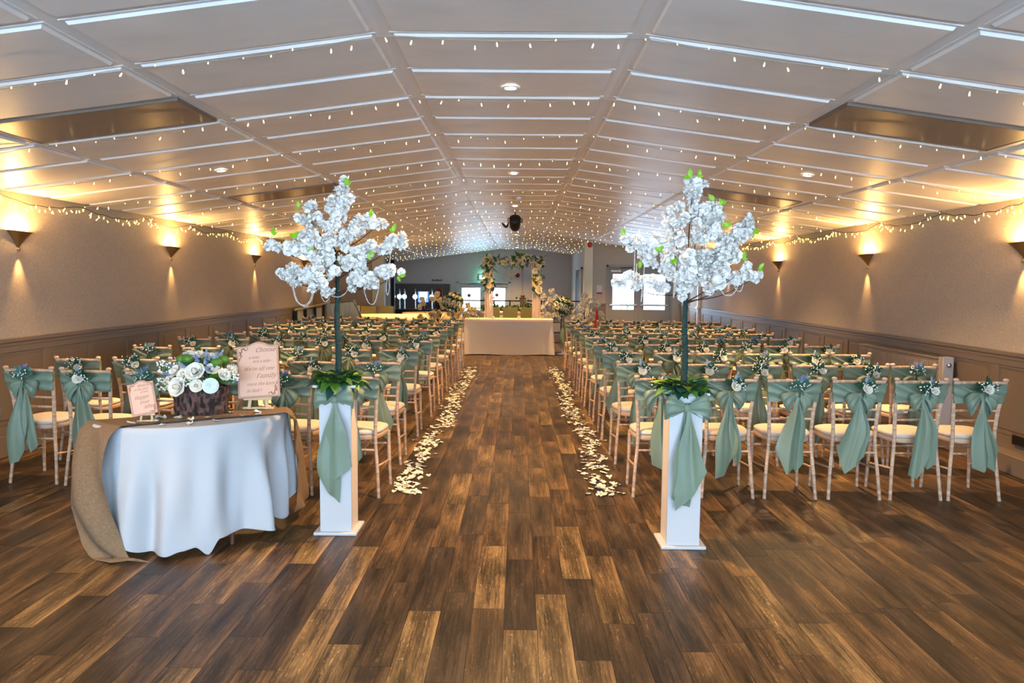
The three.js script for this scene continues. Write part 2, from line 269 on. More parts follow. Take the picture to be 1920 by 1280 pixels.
// ---- ceiling: the boarded slab, with each board proud of the grid
{
  const Z0 = ZFRONT + 0.2, prof = (xa, xb) => { const xs = [xa, XC - 3.29, XC - 1.976, XC - 0.667, XC + 0.667, XC + 1.976, XC + 3.29, xb].filter((x) => x >= xa && x <= xb), a = xs.map((x) => [x, ceilY(x)]); return [...a, [xb, ceilY(xb) + 0.25], ...a.slice().reverse().map(([x]) => [x, 3.14]), [xa, ceilY(xa) + 0.25]]; };
  const slab = (xa, xb, za, zb) => { const g = prism(prof(xa, xb), za - zb); g.translate(0, 0, zb); return g; };
  const ceiling = struct('ceiling', merge([slab(XL - 0.2, XR + 0.2, Z0, ZM), slab(-7.2, 2.3, ZM, ZB - 0.2), box(-7.2, XL - 0.2, 2.38, 2.6, ZM, -17.0)]), ceilSlabMat);
  const cols = [-3.895, -2.633, -1.3215, 0, 1.3215, 2.633, 3.895], half = [0.56, 0.605, 0.605, 0.607, 0.605, 0.605, 0.53];
  const boards = cols.map((u, c) => {            // one shaped board per column, its face 22 mm below the grid
    const x = XC + u, h = half[c], d = 0.29, drop = 0.020, bev = 0.009, fl = 0.020;
    const y = (xx) => ceilY(clamp(x + xx, XL + 0.02, XR - 0.02));
    const F = (xx, zz, dr) => [xx, y(xx) - dr, zz], hf = h + fl, df = d + fl;
    const P8 = [[-h, y(-h), d], [h, y(h), d], [h, y(h), -d], [-h, y(-h), -d], [-h + bev, y(-h + bev) - drop, d - bev], [h - bev, y(h - bev) - drop, d - bev], [h - bev, y(h - bev) - drop, -d + bev], [-h + bev, y(-h + bev) - drop, -d + bev]];
    P8.push(F(-hf, df, 0.006), F(hf, df, 0.006), F(hf, -df, 0.006), F(-hf, -df, 0.006), F(-hf, df, -0.004), F(hf, df, -0.004), F(hf, -df, -0.004), F(-hf, -df, -0.004)); for (let i = 0; i < 4; i++) P8[i][1] -= 0.006;   // thin flange round the raised board
    const q = [[4, 7, 6, 5], [0, 4, 5, 1], [1, 5, 6, 2], [2, 6, 7, 3], [3, 7, 4, 0], [8, 0, 1, 9], [9, 1, 2, 10], [10, 2, 3, 11], [11, 3, 0, 8], [12, 8, 9, 13], [13, 9, 10, 14], [14, 10, 11, 15], [15, 11, 8, 12]], pos = [], uv = [];
    for (const f of q) for (const i of [0, 1, 2, 0, 2, 3]) { const p = P8[f[i]]; pos.push(x + p[0], p[1] + 0.002, p[2]); uv.push(p[0] * 0.5, p[2] * 0.5); }
    const g = new THREE.BufferGeometry(); g.setAttribute('position', new THREE.Float32BufferAttribute(pos, 3)); g.setAttribute('uv', new THREE.Float32BufferAttribute(uv, 2)); g.computeVertexNormals(); return g;
  });
  const heaters = [[1, 1], [5, 1], [1, 7], [5, 7]];
  for (let k = -3; k <= 38; k++) for (let c = 0; c < 7; c++) {
    const z = -(3.99 + 0.66 * k) - 0.33;
    if (z < -29.6 || (z < ZM && c > 4) || (z > -21 && z < ZM && c > 4)) continue;
    if (z - 0.3 < ZM && z > ZM && c > 4) continue;
    if (heaters.some(([hc, hk]) => hc === c && hk === k)) continue;
    P('ceiling_panel', boards[c], ceilMat, ceiling, [0, 0, z]);
  }
  const heatMat = phys(new THREE.Color(0.25, 0.18, 0.125), 0.34, { specularIntensity: 0.8 });
  for (const [c, k] of heaters) {
    const x = XC + cols[c], h = 0.60, z = -(3.99 + 0.66 * k) - 0.33, ya = ceilY(x - h), yb = ceilY(x + h), ang = Math.atan2(yb - ya, 2 * h);
    const t = thing('heater_panel', `smooth brown radiant heater panel in ${k === 1 ? 'near' : 'far'} ceiling bay, ${c === 1 ? 'left' : 'right'} side`, 'heater panel', [x, (ya + yb) / 2 - 0.008, z], 0, 'ceiling heater panels');
    t.rotation.z = ang;
    P('face_plate', rbox(-h, h, -0.012, 0.006, -0.29, 0.29, 0.004), heatMat, t);
    P('edge_frame', merge([box(-h - 0.012, h + 0.012, -0.014, 0.008, 0.29, 0.302), box(-h - 0.012, h + 0.012, -0.014, 0.008, -0.302, -0.29), box(-h - 0.012, -h, -0.014, 0.008, -0.29, 0.29), box(h, h + 0.012, -0.014, 0.008, -0.29, 0.29)]), mat('#6d6259', 0.5), t);
  }
}
// ---- recessed downlights
const lensMat = glow(new THREE.Color(1, 0.9, 0.75), 9), trimRing = lathe([[0.036, 0.004], [0.040, -0.004], [0.052, -0.006], [0.058, -0.001], [0.058, 0.004]], 24), lensDisc = lathe([[0, -0.002], [0.037, -0.002], [0.037, 0.003], [0, 0.003]], 20);
const ORD = ['nearest', 'second nearest', 'third nearest', 'fourth nearest', 'fifth nearest', 'sixth nearest', 'seventh nearest', 'eighth nearest', 'ninth nearest', 'tenth nearest', 'eleventh nearest', 'twelfth nearest', 'thirteenth nearest', 'fourteenth nearest', 'fifteenth nearest', 'sixteenth nearest', 'seventeenth nearest', 'eighteenth nearest', 'nineteenth nearest', 'twentieth nearest'];
function downlight(x, z, label, power) {
  const u = x - XC, s = Math.abs(u) < 0.667 ? 0 : -Math.sign(u) * Math.atan(0.133), y = ceilY(x) - 0.0275;
  const t = thing('downlight', label, 'ceiling light', [x, y, z], 0, 'recessed ceiling downlights'); t.rotation.z = s;
  P('trim_ring', trimRing, whiteMetal, t); P('lens', lensDisc, lensMat, t);
  const l = new THREE.SpotLight(LIGHT.downColor, power, 0, 1.05, 0.75, 2); l.name = 'downlight_lamp'; l.position.set(x, y - 0.02, z); l.target.position.set(x, 0, z); l.shadow.radius = 2; scene.add(l, l.target);
}
[-1.12, -5.03, -8.94, -12.75, -16.6, -20.5, -24.4, -28.2].forEach((z, i) => downlight(-0.06, z, i ? `round recessed downlight in the middle ceiling bay, ${ORD[i - 1]} of its row` : 'round recessed downlight above the open floor in the middle bay', z < -19 ? LIGHT.rearDown : i ? LIGHT.down : 8));
[-3.1, -7.0, -10.9, -14.8, -18.7].forEach((z, i) => { for (const s of [-1, 1]) downlight(XC + s * 2.67, z, `round recessed downlight in the ${s < 0 ? 'left' : 'right'} ceiling bay, ${ORD[i]} of its row`, i ? LIGHT.down : 9); });
downlight(-5.7, -19.6, 'round recessed downlight over the ramp in the left alcove', LIGHT.rearDown);

// ---- smoke detector and the black effect light hanging from the middle bay
{
  const t = thing('smoke_detector', 'small white round smoke detector on the middle ceiling bay', 'detector', [0.0, 2.868, -11.4]);
  P('base', lathe([[0, 0], [0.055, 0], [0.055, -0.012], [0.05, -0.018]], 20), whiteMetal, t); P('sensor_dome', lathe([[0.042, -0.016], [0.038, -0.035], [0.02, -0.046], [0, -0.048]], 20), whiteMetal, t);
  const e = thing('effect_light', 'black party effect light on a bracket under the far ceiling', 'stage light', [-0.06, 2.87, -13.9]);
  P('bracket', merge([rbox(-0.01, 0.01, -0.12, 0.002, -0.01, 0.01, 0.002), sweep([[-0.12, -0.2, 0], [-0.125, -0.12, 0], [0, -0.11, 0], [0.125, -0.12, 0], [0.12, -0.2, 0]], 0.01, 6, 20)]), blackMetal, e);
  P('housing', place(lathe([[0, -0.14], [0.06, -0.14], [0.10, -0.08], [0.11, 0.05], [0.10, 0.12], [0, 0.13]], 20), 0, -0.2, 0, 0.7), blackPlastic, e);
  P('hanging_arm', sweep([[-0.12, -0.2, 0], [-0.16, -0.27, 0.02], [-0.24, -0.2, 0.03]], (t) => 0.012 + 0.01 * Math.sin(t * 3), 6, 14), blackPlastic, e);
}
// ---- wall sconces
{
  const g = grid(20, 8, (u, v) => { const a = u * Math.PI, r = lerp(0.012, 0.145, Math.pow(v, 1.25)); return [Math.sin(a) * r * 0.9 - 0.004, lerp(-0.14, 0, v) + 0.012 * v * Math.pow(Math.cos(a), 2), Math.cos(a) * r]; });
  const lip = sweep(Array.from({ length: 13 }, (_, i) => { const a = i / 12 * Math.PI; return [Math.sin(a) * 0.1305 - 0.004, 0.012 * Math.pow(Math.cos(a), 2), Math.cos(a) * 0.145]; }), 0.004, 6, 24);
  const finial = place(lathe([[0, -0.03], [0.008, -0.022], [0.014, -0.008], [0.012, 0.004], [0.006, 0.008]], 12), 0.012, -0.148, 0);
  const plate = box(0, 0.006, -0.10, -0.01, -0.05, 0.05), bulb = new THREE.SphereGeometry(0.022, 14, 10);
  const bulbMat = glow(new THREE.Color(1, 0.78, 0.45), 14);
  const put = (x, y, z, dir, label) => {
    const t = thing('wall_sconce', label, 'wall light', [x, y, z], dir > 0 ? 0 : Math.PI, 'brass uplighter sconces');
    P('shade', merge([g, lip]), brass, t); P('finial', finial, brass, t); P('back_plate', plate, brass, t); P('bulb', bulb, bulbMat, t, [0.065, -0.012, 0]);
    const l = new THREE.PointLight(LIGHT.sconceColor, LIGHT.sconce, 0, 2); l.name = 'sconce_lamp'; l.position.set(x + dir * 0.065, y - 0.012, z); l.shadow.radius = 2; scene.add(l);
    const d = new THREE.SpotLight(LIGHT.sconceColor, 1.1, 0, 0.5, 0.9, 2); d.name = 'sconce_spill'; d.position.set(x + dir * 0.05, y - 0.19, z); d.target.position.set(x - dir * 0.02, y - 0.8, z); scene.add(d, d.target);
  };
  [-3.8, -6.97, -10.05, -13.25, -16.3].forEach((z, i) => put(XL, 2.02, z, 1, i ? `brass half cone wall light on the left wall, ${ORD[i - 1]} in view` : 'brass half cone wall light on the left wall nearest the windows'));
  [-3.5, -6.65, -9.6, -12.85, -15.9].forEach((z, i) => put(XR, 1.985, z, -1, i ? `brass half cone wall light on the right wall, ${ORD[i - 1]} in view` : 'brass half cone wall light on the right wall nearest the windows'));
  put(-4.25 - 2.75, 2.0, -20.5, 1, 'brass half cone wall light in the left alcove beyond the ramp');
}
// ---- fairy lights
{
  const bulbMat = glow(new THREE.Color(1, 0.66, 0.20), 3.4), wireMat = mat('#9a9484', 0.5);
  const bulb = place(lathe([[0, -0.009], [0.0028, -0.007], [0.0036, -0.002], [0.0024, 0.003], [0, 0.004]], 6), 0, 0, 0);
  const icicle = place(lathe([[0, -0.013], [0.0040, -0.010], [0.0042, -0.002], [0.002, 0.010], [0, 0.011]], 6), 0, 0, 0);
  const rr = rng(5);
  let count = 0;
  for (let k = -2; k <= 37; k += 2) {
    const z = -(3.99 + 0.66 * k) + 0.012, xa = XL + 0.03, xb = z < ZM ? 2.08 : XR - 0.03, xs = z < -17 ? -6.0 : xa;
    const pts = [], n = Math.round((xb - xs) / 0.15), bulbs = [], anchors = [XL, -3.33, -2.03, -0.73, 0.62, 1.93, 3.27, XR];
    const yAt = (x) => { let a = 0; while (a < 6 && x > anchors[a + 1]) a++; const t = clamp((x - anchors[a]) / (anchors[a + 1] - anchors[a]), 0, 1); return ceilY(clamp(x, XL, XR)) - 0.03 - 0.022 * Math.sin(Math.PI * t); };
    for (let i = 0; i <= n; i++) { const x = lerp(xs, xb, i / n); pts.push(V(x, yAt(x) + (rr() - 0.5) * 0.004, z + (rr() - 0.5) * 0.008)); }
    const t = thing('fairy_light_string', k < 0 ? 'string of warm fairy lights across the ceiling above the open floor' : `string of warm fairy lights across the ceiling, ${ORD[count++]} in view`, 'fairy lights', [0, 0, 0], 0, 'fairy light strings across the ceiling');
    P('wire', sweep(pts, 0.0022, 4, n * 2), wireMat, t);
    const near = k >= 0 && k <= 4;
    for (let i = 0; i <= n; i++) {
      const p = pts[i], down = rr() < 0.6, g = down ? icicle : bulb, dy = down ? -0.018 - rr() * 0.022 : -0.006 + rr() * 0.014, dz = (rr() - 0.5) * 0.05, s = (near ? 1 : lerp(0.95, 1.45, clamp(-z / 26, 0, 1))) * (0.8 + rr() * 0.4);
      if (near) P('bulb', g, bulbMat, t, [p.x + (rr() - .5) * .05, p.y + dy, p.z + dz], [(rr() - .5) * .8, 0, (rr() - .5) * .8]);
      else bulbs.push(place(g, p.x + (rr() - .5) * .07, p.y + dy, p.z + dz + (rr() - .5) * 0.12, (rr() - .5) * .8, 0, (rr() - .5) * .8, s));
    }
    if (!near) P('bulbs', merge(bulbs), bulbMat, t).userData.kind = 'stuff';
  }
  for (const [x, s, zend, name] of [[XL, 1, -17, 'left'], [XR, -1, ZM, 'right']]) {   // surplus ends bunched along the top of both walls
    const t = thing('fairy_light_string', `bunched fairy lights drooping along the top of the ${name} wall`, 'fairy lights', [0, 0, 0], 0, 'fairy lights along the walls'), pts = [], bulbs = [];
    for (let z = 1; z > zend + 0.1; z -= 0.11) { const sw = ((-z) % 1.32) / 1.32, y = 2.345 - 0.06 * Math.sin(Math.PI * sw) + (rr() - .5) * 0.02; pts.push(V(x + s * (0.03 + rr() * 0.025), y, z)); const m = Math.floor(1 + rr() * 2.3 * (0.3 + Math.abs(Math.cos(Math.PI * sw)))); for (let i = 0; i < m; i++) bulbs.push(place(icicle, x + s * (0.02 + rr() * 0.06), y - 0.01 - rr() * 0.055, z + (rr() - .5) * 0.09, (rr() - .5) * 1.2, 0, (rr() - .5) * 1.2, 1.35)); }
    P('wire', sweep(pts, 0.004, 4, pts.length * 2), mat('#3b3a22', 0.6), t);
    P('bulbs', merge(bulbs), glow(new THREE.Color(1, 0.66, 0.10), 2.2), t).userData.kind = 'stuff';
  }
}
// ---- radiator and socket on the right wall
{
  const t = thing('radiator', 'long ribbed panel radiator low on the right wall behind the chairs', 'radiator', [XR - 0.045, 0, -8.52]);
  const ribs = []; for (let i = 0; i < 46; i++) ribs.push(rbox(-0.115, -0.10, 0.24, 0.84, -0.86 + i * 0.0375, -0.86 + i * 0.0375 + 0.026, 0.006, 1));
  P('panel', rbox(-0.10, -0.03, 0.21, 0.87, -0.90, 0.90, 0.01), mat('#8f8072', 0.5), t); P('ribs', merge(ribs), mat('#9a8a7b', 0.5), t);
  P('top_grille', rbox(-0.115, -0.02, 0.87, 0.885, -0.90, 0.90, 0.004), mat('#8f8072', 0.5), t);
  const cap = P('end_cap', rbox(-0.118, -0.005, 0.20, 0.90, 0.90, 0.99, 0.01), mat('#a39b98', 0.5), t);
  P('valve', place(lathe([[0, 0], [0.022, 0], [0.024, 0.02], [0.015, 0.03], [0, 0.03]], 14), -0.06, 0.82, 0.985, Math.PI / 2), chrome, cap);
  P('bracket', rbox(-0.03, 0.02, 0.3, 0.8, -0.5, -0.46, 0.002), blackMetal, t);
  const s = thing('wall_socket', 'dark socket box low on the right wall above the pipe boxing', 'socket', [XR - 0.014, 0.275, -6.5]);
  P('back_box', rbox(-0.03, 0.012, -0.05, 0.05, -0.11, 0.11, 0.006), darkWood, s); P('face_plate', rbox(-0.036, -0.03, -0.04, 0.04, -0.095, 0.095, 0.003), blackPlastic, s);
}

// ================================================================ FLOWER PIECES
function petalPatch(len, wid, cup, curl, ruffle, rnd, nu = 3, nv = 3) {   // a petal from its foot at the origin up along +y, cupped towards +z
  const ph = rnd() * 6.28;
  return grid(nu, nv, (u, v) => { const a = (u - 0.5) * 2, w = wid * Math.sin(Math.min(1, v * 0.8 + 0.18) * Math.PI * 0.62) * (v > 0.85 ? 0.86 : 1); return [a * w, len * v - Math.abs(a) * a * a * len * 0.05, cup * (a * a) * wid + curl * v * v * len + ruffle * Math.sin(a * 5 + ph) * v * v]; });
}
function makeRose(seed, r = 0.03) {   // whorls of overlapping cupped petals, the outer ones opening
  const rnd = rng(seed), g = [place(lathe([[0, 0.1], [0.3, 0.3], [0.34, 0.9], [0.2, 1.25], [0, 1.32]], 8), 0, 0, 0, 0, 0, 0, r * 0.8)];
  [3, 4, 5, 6].forEach((n, k) => { for (let i = 0; i < n; i++) {
    const th = (i + k * 0.37 + rnd() * 0.2) / n * 6.2832, hw = Math.PI / n * 1.35, R = r * (0.26 + 0.22 * k), H = r * (1.10 - 0.13 * k), open = r * (0.04 + 0.13 * k), ph = rnd() * 6;
    g.push(grid(4, 3, (u, v) => { const e = (u - .5) * 2, close = k < 2 ? 1 - (0.5 - 0.15 * k) * v * v : 1, a = th + e * hw * (0.55 + 0.45 * Math.sin(v * 2.2)), q = R * (0.30 + 0.70 * Math.sin(Math.min(1, v * 1.15) * 1.5)) * close + (k < 2 ? 0 : open * v * v * v) + r * 0.03 * Math.sin(e * 4 + ph) * v; return [Math.cos(a) * q, H * (v - 0.20 * e * e * v * v) - (k === 3 ? 0.16 * r * v * v * v : 0), Math.sin(a) * q]; }));
  } });
  return merge(g);
}
function makeBlossom(seed, r = 0.036) {   // frilly cherry blossom pompon
  const rnd = rng(seed), g = [], n = 17;
  for (let i = 0; i < n; i++) { const y = 1 - 1.75 * (i + 0.5) / n, th = i * 2.39996 + rnd() * .4, tilt = Math.acos(clamp(y, -1, 1)); g.push(place(place(petalPatch(r * (0.9 + rnd() * .3), r * 0.55, 0.35, 0.15, r * 0.13, rnd, 3, 2), 0, 0, 0, tilt), 0, 0, 0, 0, th)); }
  return merge(g);
}
function makeLeaf(len, wid, bend = 0.25, round = 0) {   // along +y from the stalk, blade facing +z
  return grid(4, 6, (u, v) => { const a = (u - 0.5) * 2, w = wid * (round ? Math.sqrt(Math.max(0, 1 - (2 * v - 1) ** 2)) : Math.pow(Math.sin(Math.PI * Math.pow(v, 0.8)), 0.9)); return [a * w * 0.5, len * v, Math.abs(a) * w * 0.12 - bend * len * v * v]; });
}
const ICO = new THREE.IcosahedronGeometry(1, 0);
function makeGyp(seed, n, sx, sy, sz, r = 0.0045) {   // gypsophila: beads on hair-thin stems
  const rnd = rng(seed), dots = [], stems = [];
  for (let i = 0; i < n; i++) { const p = [(rnd() - .5) * 2 * sx, rnd() * sy, rnd() * sz]; dots.push(place(ICO, ...p, rnd(), rnd(), rnd(), r * (0.7 + rnd() * .6))); stems.push(rod([0, -0.01, 0], p, 0.0007, 3)); }
  return [merge(dots), merge(stems)];
}
function makeSpike(len = 0.07, r = 0.007, seed = 1) { const rnd = rng(seed), g = [rod([0, 0, 0], [0, len * 0.45, 0], 0.0012, 4)]; for (let i = 0; i < 11; i++) { const t = i / 11, a = i * 2.4; g.push(place(ICO, Math.cos(a) * r * .55 * (1 - t * .6), len * (0.4 + 0.6 * t), Math.sin(a) * r * .55 * (1 - t * .6), rnd(), rnd(), 0, r * (1 - t * 0.5))); } return merge(g); }

// ================================================================ CHAIRS, SASHES, POSIES
const nodeR = (r0, r1) => (t, L) => { const d = (t * L) % 0.0715; return lerp(r0, r1, t) * (d < 0.006 ? 1.07 : 1); };
function makeChair() {   // back towards +z, seat towards -z, origin on the floor between the rear feet
  const t = thing('spindle_chair', 'x', 'chair'); t.userData.base = 'spindle_chair';
  for (const s of [-1, 1]) {
    P('rear_leg', sweep([[s * 0.192, 0, 0], [s * 0.178, 0.2, -0.024], [s * 0.158, 0.44, -0.046], [s * 0.163, 0.62, -0.042], [s * 0.178, 0.80, -0.018], [s * 0.184, 0.905, 0.004]], nodeR(0.0125, 0.0145), 8, 38), limewood, t);
    P('finial', place(lathe([[0, -0.012], [0.013, -0.010], [0.0205, -0.002], [0.020, 0.008], [0.012, 0.015], [0, 0.017]], 12), s * 0.185, 0.912, 0.006), limewood, t);
    P('front_leg', sweep([[s * 0.19, 0, -0.385], [s * 0.182, 0.22, -0.378], [s * 0.178, 0.44, -0.372]], nodeR(0.0115, 0.0155), 8, 20), limewood, t);
    P('side_stretcher', rod([s * 0.184, 0.20, -0.379], [s * 0.176, 0.235, -0.028], 0.0085), limewood, t);
    P('corner_brace', sweep([[s * 0.16, 0.36, -0.05], [s * 0.15, 0.41, -0.08], [s * 0.13, 0.435, -0.12]], 0.006, 5, 6), limewood, t);
  }
  P('crest_rail', sweep([[-0.182, 0.893, 0.004], [0, 0.893, -0.012], [0.182, 0.893, 0.004]], 0.0115, 8, 12), limewood, t);
  for (const [y, x, z] of [[0.752, 0.173, -0.025], [0.678, 0.167, -0.036], [0.602, 0.162, -0.043]]) P('back_rail', sweep([[-x, y, z], [0, y, z - 0.012], [x, y, z]], 0.0085, 7, 8), limewood, t);
  P('rear_stretcher', rod([-0.166, 0.352, -0.037], [0.166, 0.352, -0.037], 0.0088), limewood, t);
  P('front_stretcher', rod([-0.184, 0.335, -0.375], [0.184, 0.335, -0.375], 0.0088), limewood, t);
  const outline = (g) => { const a = []; for (let i = 0; i < 28; i++) { const th = i / 28 * 6.283, c = Math.cos(th), s = Math.sin(th), k = Math.pow(Math.abs(c) ** 3.4 + Math.abs(s) ** 3.4, -1 / 3.4), z = -0.218 + s * k * 0.203 * g, w = lerp(0.205, 0.172, (z + 0.42) / 0.4); a.push([c * k * w * g, z]); } return a; };
  const loops = (prof) => { const rings = prof.map(([g, y, dome]) => outline(g).map(([x, z]) => [x, y + (dome || 0), z])); return grid(28, prof.length - 1, (u, v) => { const r = rings[Math.round(v * (prof.length - 1))], i = Math.round(u * 28) % 28; return r[i]; }, [1.1, 0.1]); };
  P('seat_frame', loops([[0.0, 0.428], [0.97, 0.428], [1.0, 0.434], [1.0, 0.460], [0.97, 0.466], [0.0, 0.466]]), limewood, t);
  P('cushion', loops([[0.93, 0.464], [0.985, 0.470], [1.0, 0.482], [0.97, 0.494], [0.85, 0.503], [0.5, 0.509], [0.0, 0.510]]), creamFabric, t);
  return t;
}
function bowLoop(s, size, droop, seed) {   // one puffed loop of a bow from the knot out to the side
  const rnd = rng(seed), ph = rnd() * 6;
  return grid(20, 9, (u, v) => {
    const a = u * 2 * Math.PI, e = (v - 0.5) * 2, out = 0.5 - 0.5 * Math.cos(a), w = lerp(0.16, 1, Math.pow(out, 0.75)) * 0.5;
    const pleat = 0.05 * Math.sin(e * 7 + ph + u * 2) * (0.35 + out);
    return [s * size * (0.05 + out * (0.98 - 0.10 * e * e)), size * (e * w * 1.12 - droop * out * out + 0.16 * Math.sin(a) * out), size * (0.22 + 0.36 * Math.sin(a) * Math.pow(out, 0.5) * (1 - 0.35 * e * e) + pleat)];
  }, [0.3, 0.12]);
}
function tailCloth(o) {   // ribbon tail hanging from the knot; o: x drift, width, length, slant of the cut, fold
  return grid(14, 22, (u, v) => {
    const e = (u - 0.5) * 2, w = lerp(0.022, o.w, smooth(0, 0.62, v)), cut = v * v * v * o.cut * e - v * v * v * o.point * (Math.abs(e) - 0.5), y = -o.len * v - cut;
    const fold = Math.sin(e * o.folds + o.ph) * 0.019 * smooth(0, 0.4, v) + 0.012 * Math.exp(-((e - 0.15) ** 2) * 18) * smooth(0, 0.3, v) + 0.008 * Math.sin(v * 6 + o.ph);
    const x = o.dx * v + e * w * 0.5 * (1 + 0.10 * Math.sin(v * 7 + o.ph)) + 0.007 * Math.sin(v * 5 + o.ph);
    return [x, y, o.z + fold + 0.022 * Math.sin(v * 2.6) + (o.roll || 0) * smooth(0.4, 1, v) * e * e * (e > 0 ? 1 : 0.2) * 0.05];
  }, [0.15, 0.6]);
}
function makeSash(seed) {
  const rnd = rng(seed), t = thing('chair_sash', 'x', 'sash'); t.userData.base = 'chair_sash';
  const ph = rnd() * 6, kx = (rnd() - .5) * 0.03, ky = 0.795 + (rnd() - .5) * 0.016;
  P('band', grid(64, 12, (u, v) => {   // loop round both posts, gathered towards the knot behind the back
    const a = u * Math.PI * 2, e = (v - 0.5) * 2, c = Math.cos(a), s = Math.sin(a), back = s > 0, x = clamp(c * 1.45, -1, 1), edge = 0.203 - 0.020 * (1 - (e + 1) / 2);
    const pinch = back ? smooth(0, 0.92, Math.abs(x - kx / 0.2)) : 1, h = lerp(0.030, 0.073, pinch), yc = lerp(ky, 0.812, pinch) - 0.006 * (1 - Math.abs(x));
    const pleat = 0.007 * Math.sin(e * 6.5 + ph + x * 3) * (1 - 0.25 * pinch) + 0.004 * Math.sin(e * 13 + x * 9 + ph);
    const y = yc + e * h, zc = lerp(-0.020, 0.004, (y - 0.75) / 0.14);
    return [x * edge * (Math.abs(x) > 0.97 ? 1 + 0.01 * Math.sin(e * 9) : 1), y, zc + s * 0.028 * (Math.abs(x) > 0.985 ? 0.75 : 1) + (back ? pleat + 0.012 * (1 - pinch) : -pleat * 0.5)];
  }, [0.8, 0.15]), sage, t);
  for (const s of [-1, 1]) P('bow_loop', place(bowLoop(s, 0.112 + rnd() * 0.02, 0.20 + rnd() * 0.2, seed * 7 + s), kx, ky + 0.016, 0.024, 0, 0, -s * (0.30 + rnd() * 0.35)), sage, t);
  P('knot', place(new THREE.SphereGeometry(1, 12, 9), kx, ky - 0.002, 0.05, 0, 0, 0.2, [0.021, 0.030, 0.017]), sage, t);
  const d = (rnd() - .5) * 0.12 - 0.02;
  P('tail', place(tailCloth({ dx: d + 0.05, w: 0.085 + rnd() * 0.03, len: 0.47 + rnd() * 0.05, cut: (rnd() - .5) * 0.16, point: 0.09, folds: 2.4, ph: rnd() * 6, z: -0.004 }), kx + 0.010, ky - 0.012, 0.045), sage, t);
  P('tail', place(tailCloth({ dx: d - 0.02, w: 0.115 + rnd() * 0.045, len: 0.49 + rnd() * 0.07, cut: (rnd() < .5 ? -1 : 1) * (0.05 + rnd() * 0.06), point: 0.04 + 0.10 * rnd(), folds: 2.0 + rnd(), ph: rnd() * 6, z: 0.012, roll: rnd() }), kx - 0.008, ky - 0.012, 0.05), sage, t);
  return t;
}
const roseGeo = [1, 2, 3].map((s) => makeRose(s, 0.030)), smallLeaf = makeLeaf(0.055, 0.034, 0.3), roundLeaf = makeLeaf(0.036, 0.036, 0.2, 1), spikeGeo = makeSpike();
function makePosy(kind, seed) {   // tucked in the bow: 0 white rose, 1 lavender, 2 gypsophila and rose
  const rnd = rng(seed), t = thing('flower_posy', 'x', 'flower posy'); t.userData.base = 'flower_posy';
  const leaves = []; for (let i = 0; i < 24; i++) { const a = (rnd() - .5) * 3.6; leaves.push(place(i % 3 ? smallLeaf : roundLeaf, Math.sin(a) * 0.012, 0.005 + rnd() * 0.03, 0.004 + rnd() * .02, 0.2 + rnd() * 0.9, (rnd() - .5) * 1.5, -a, 0.9 + rnd() * .6)); }
  P('foliage', merge(leaves), kind === 1 ? sageLeaf : darkLeaf, t);
  const stems = []; for (let i = 0; i < 6; i++) stems.push(rod([(rnd() - .5) * 0.01, 0, 0.01], [(rnd() - .5) * 0.045, -0.05 - rnd() * .025, 0.012], 0.0016, 4)); P('stems', merge(stems), darkLeaf, t);
  const [d, st] = makeGyp(seed + 9, kind === 2 ? 40 : 28, 0.07, kind === 2 ? 0.10 : 0.075, 0.045, 0.0052); P('gypsophila', place(d, kind === 0 ? 0.02 : -0.015, -0.01, 0.018), gypWhite, t).userData.kind = 'stuff'; P('gypsophila_stems', place(st, kind === 0 ? 0.02 : -0.015, -0.005, 0.012), sageLeaf, t);
  if (kind !== 1) P('rose', place(roseGeo[seed % 3], kind ? 0.02 : 0.004, 0.004, 0.030, 1.15, 0.2, 0, kind ? 0.85 : 1.0), petalIvory, t);
  if (kind !== 0 || seed % 2) { const sp = []; for (let i = 0; i < (kind === 1 ? 7 : 3); i++) sp.push(place(spikeGeo, (rnd() - .5) * 0.03, 0.02, 0.012 + rnd() * .02, (rnd() - .3) * 0.6, 0, (rnd() - .5) * 1.3, 0.9 + rnd() * .5)); P('lavender', merge(sp), rnd() < .5 ? lavender : blueGrey, t); }
  return t;
}
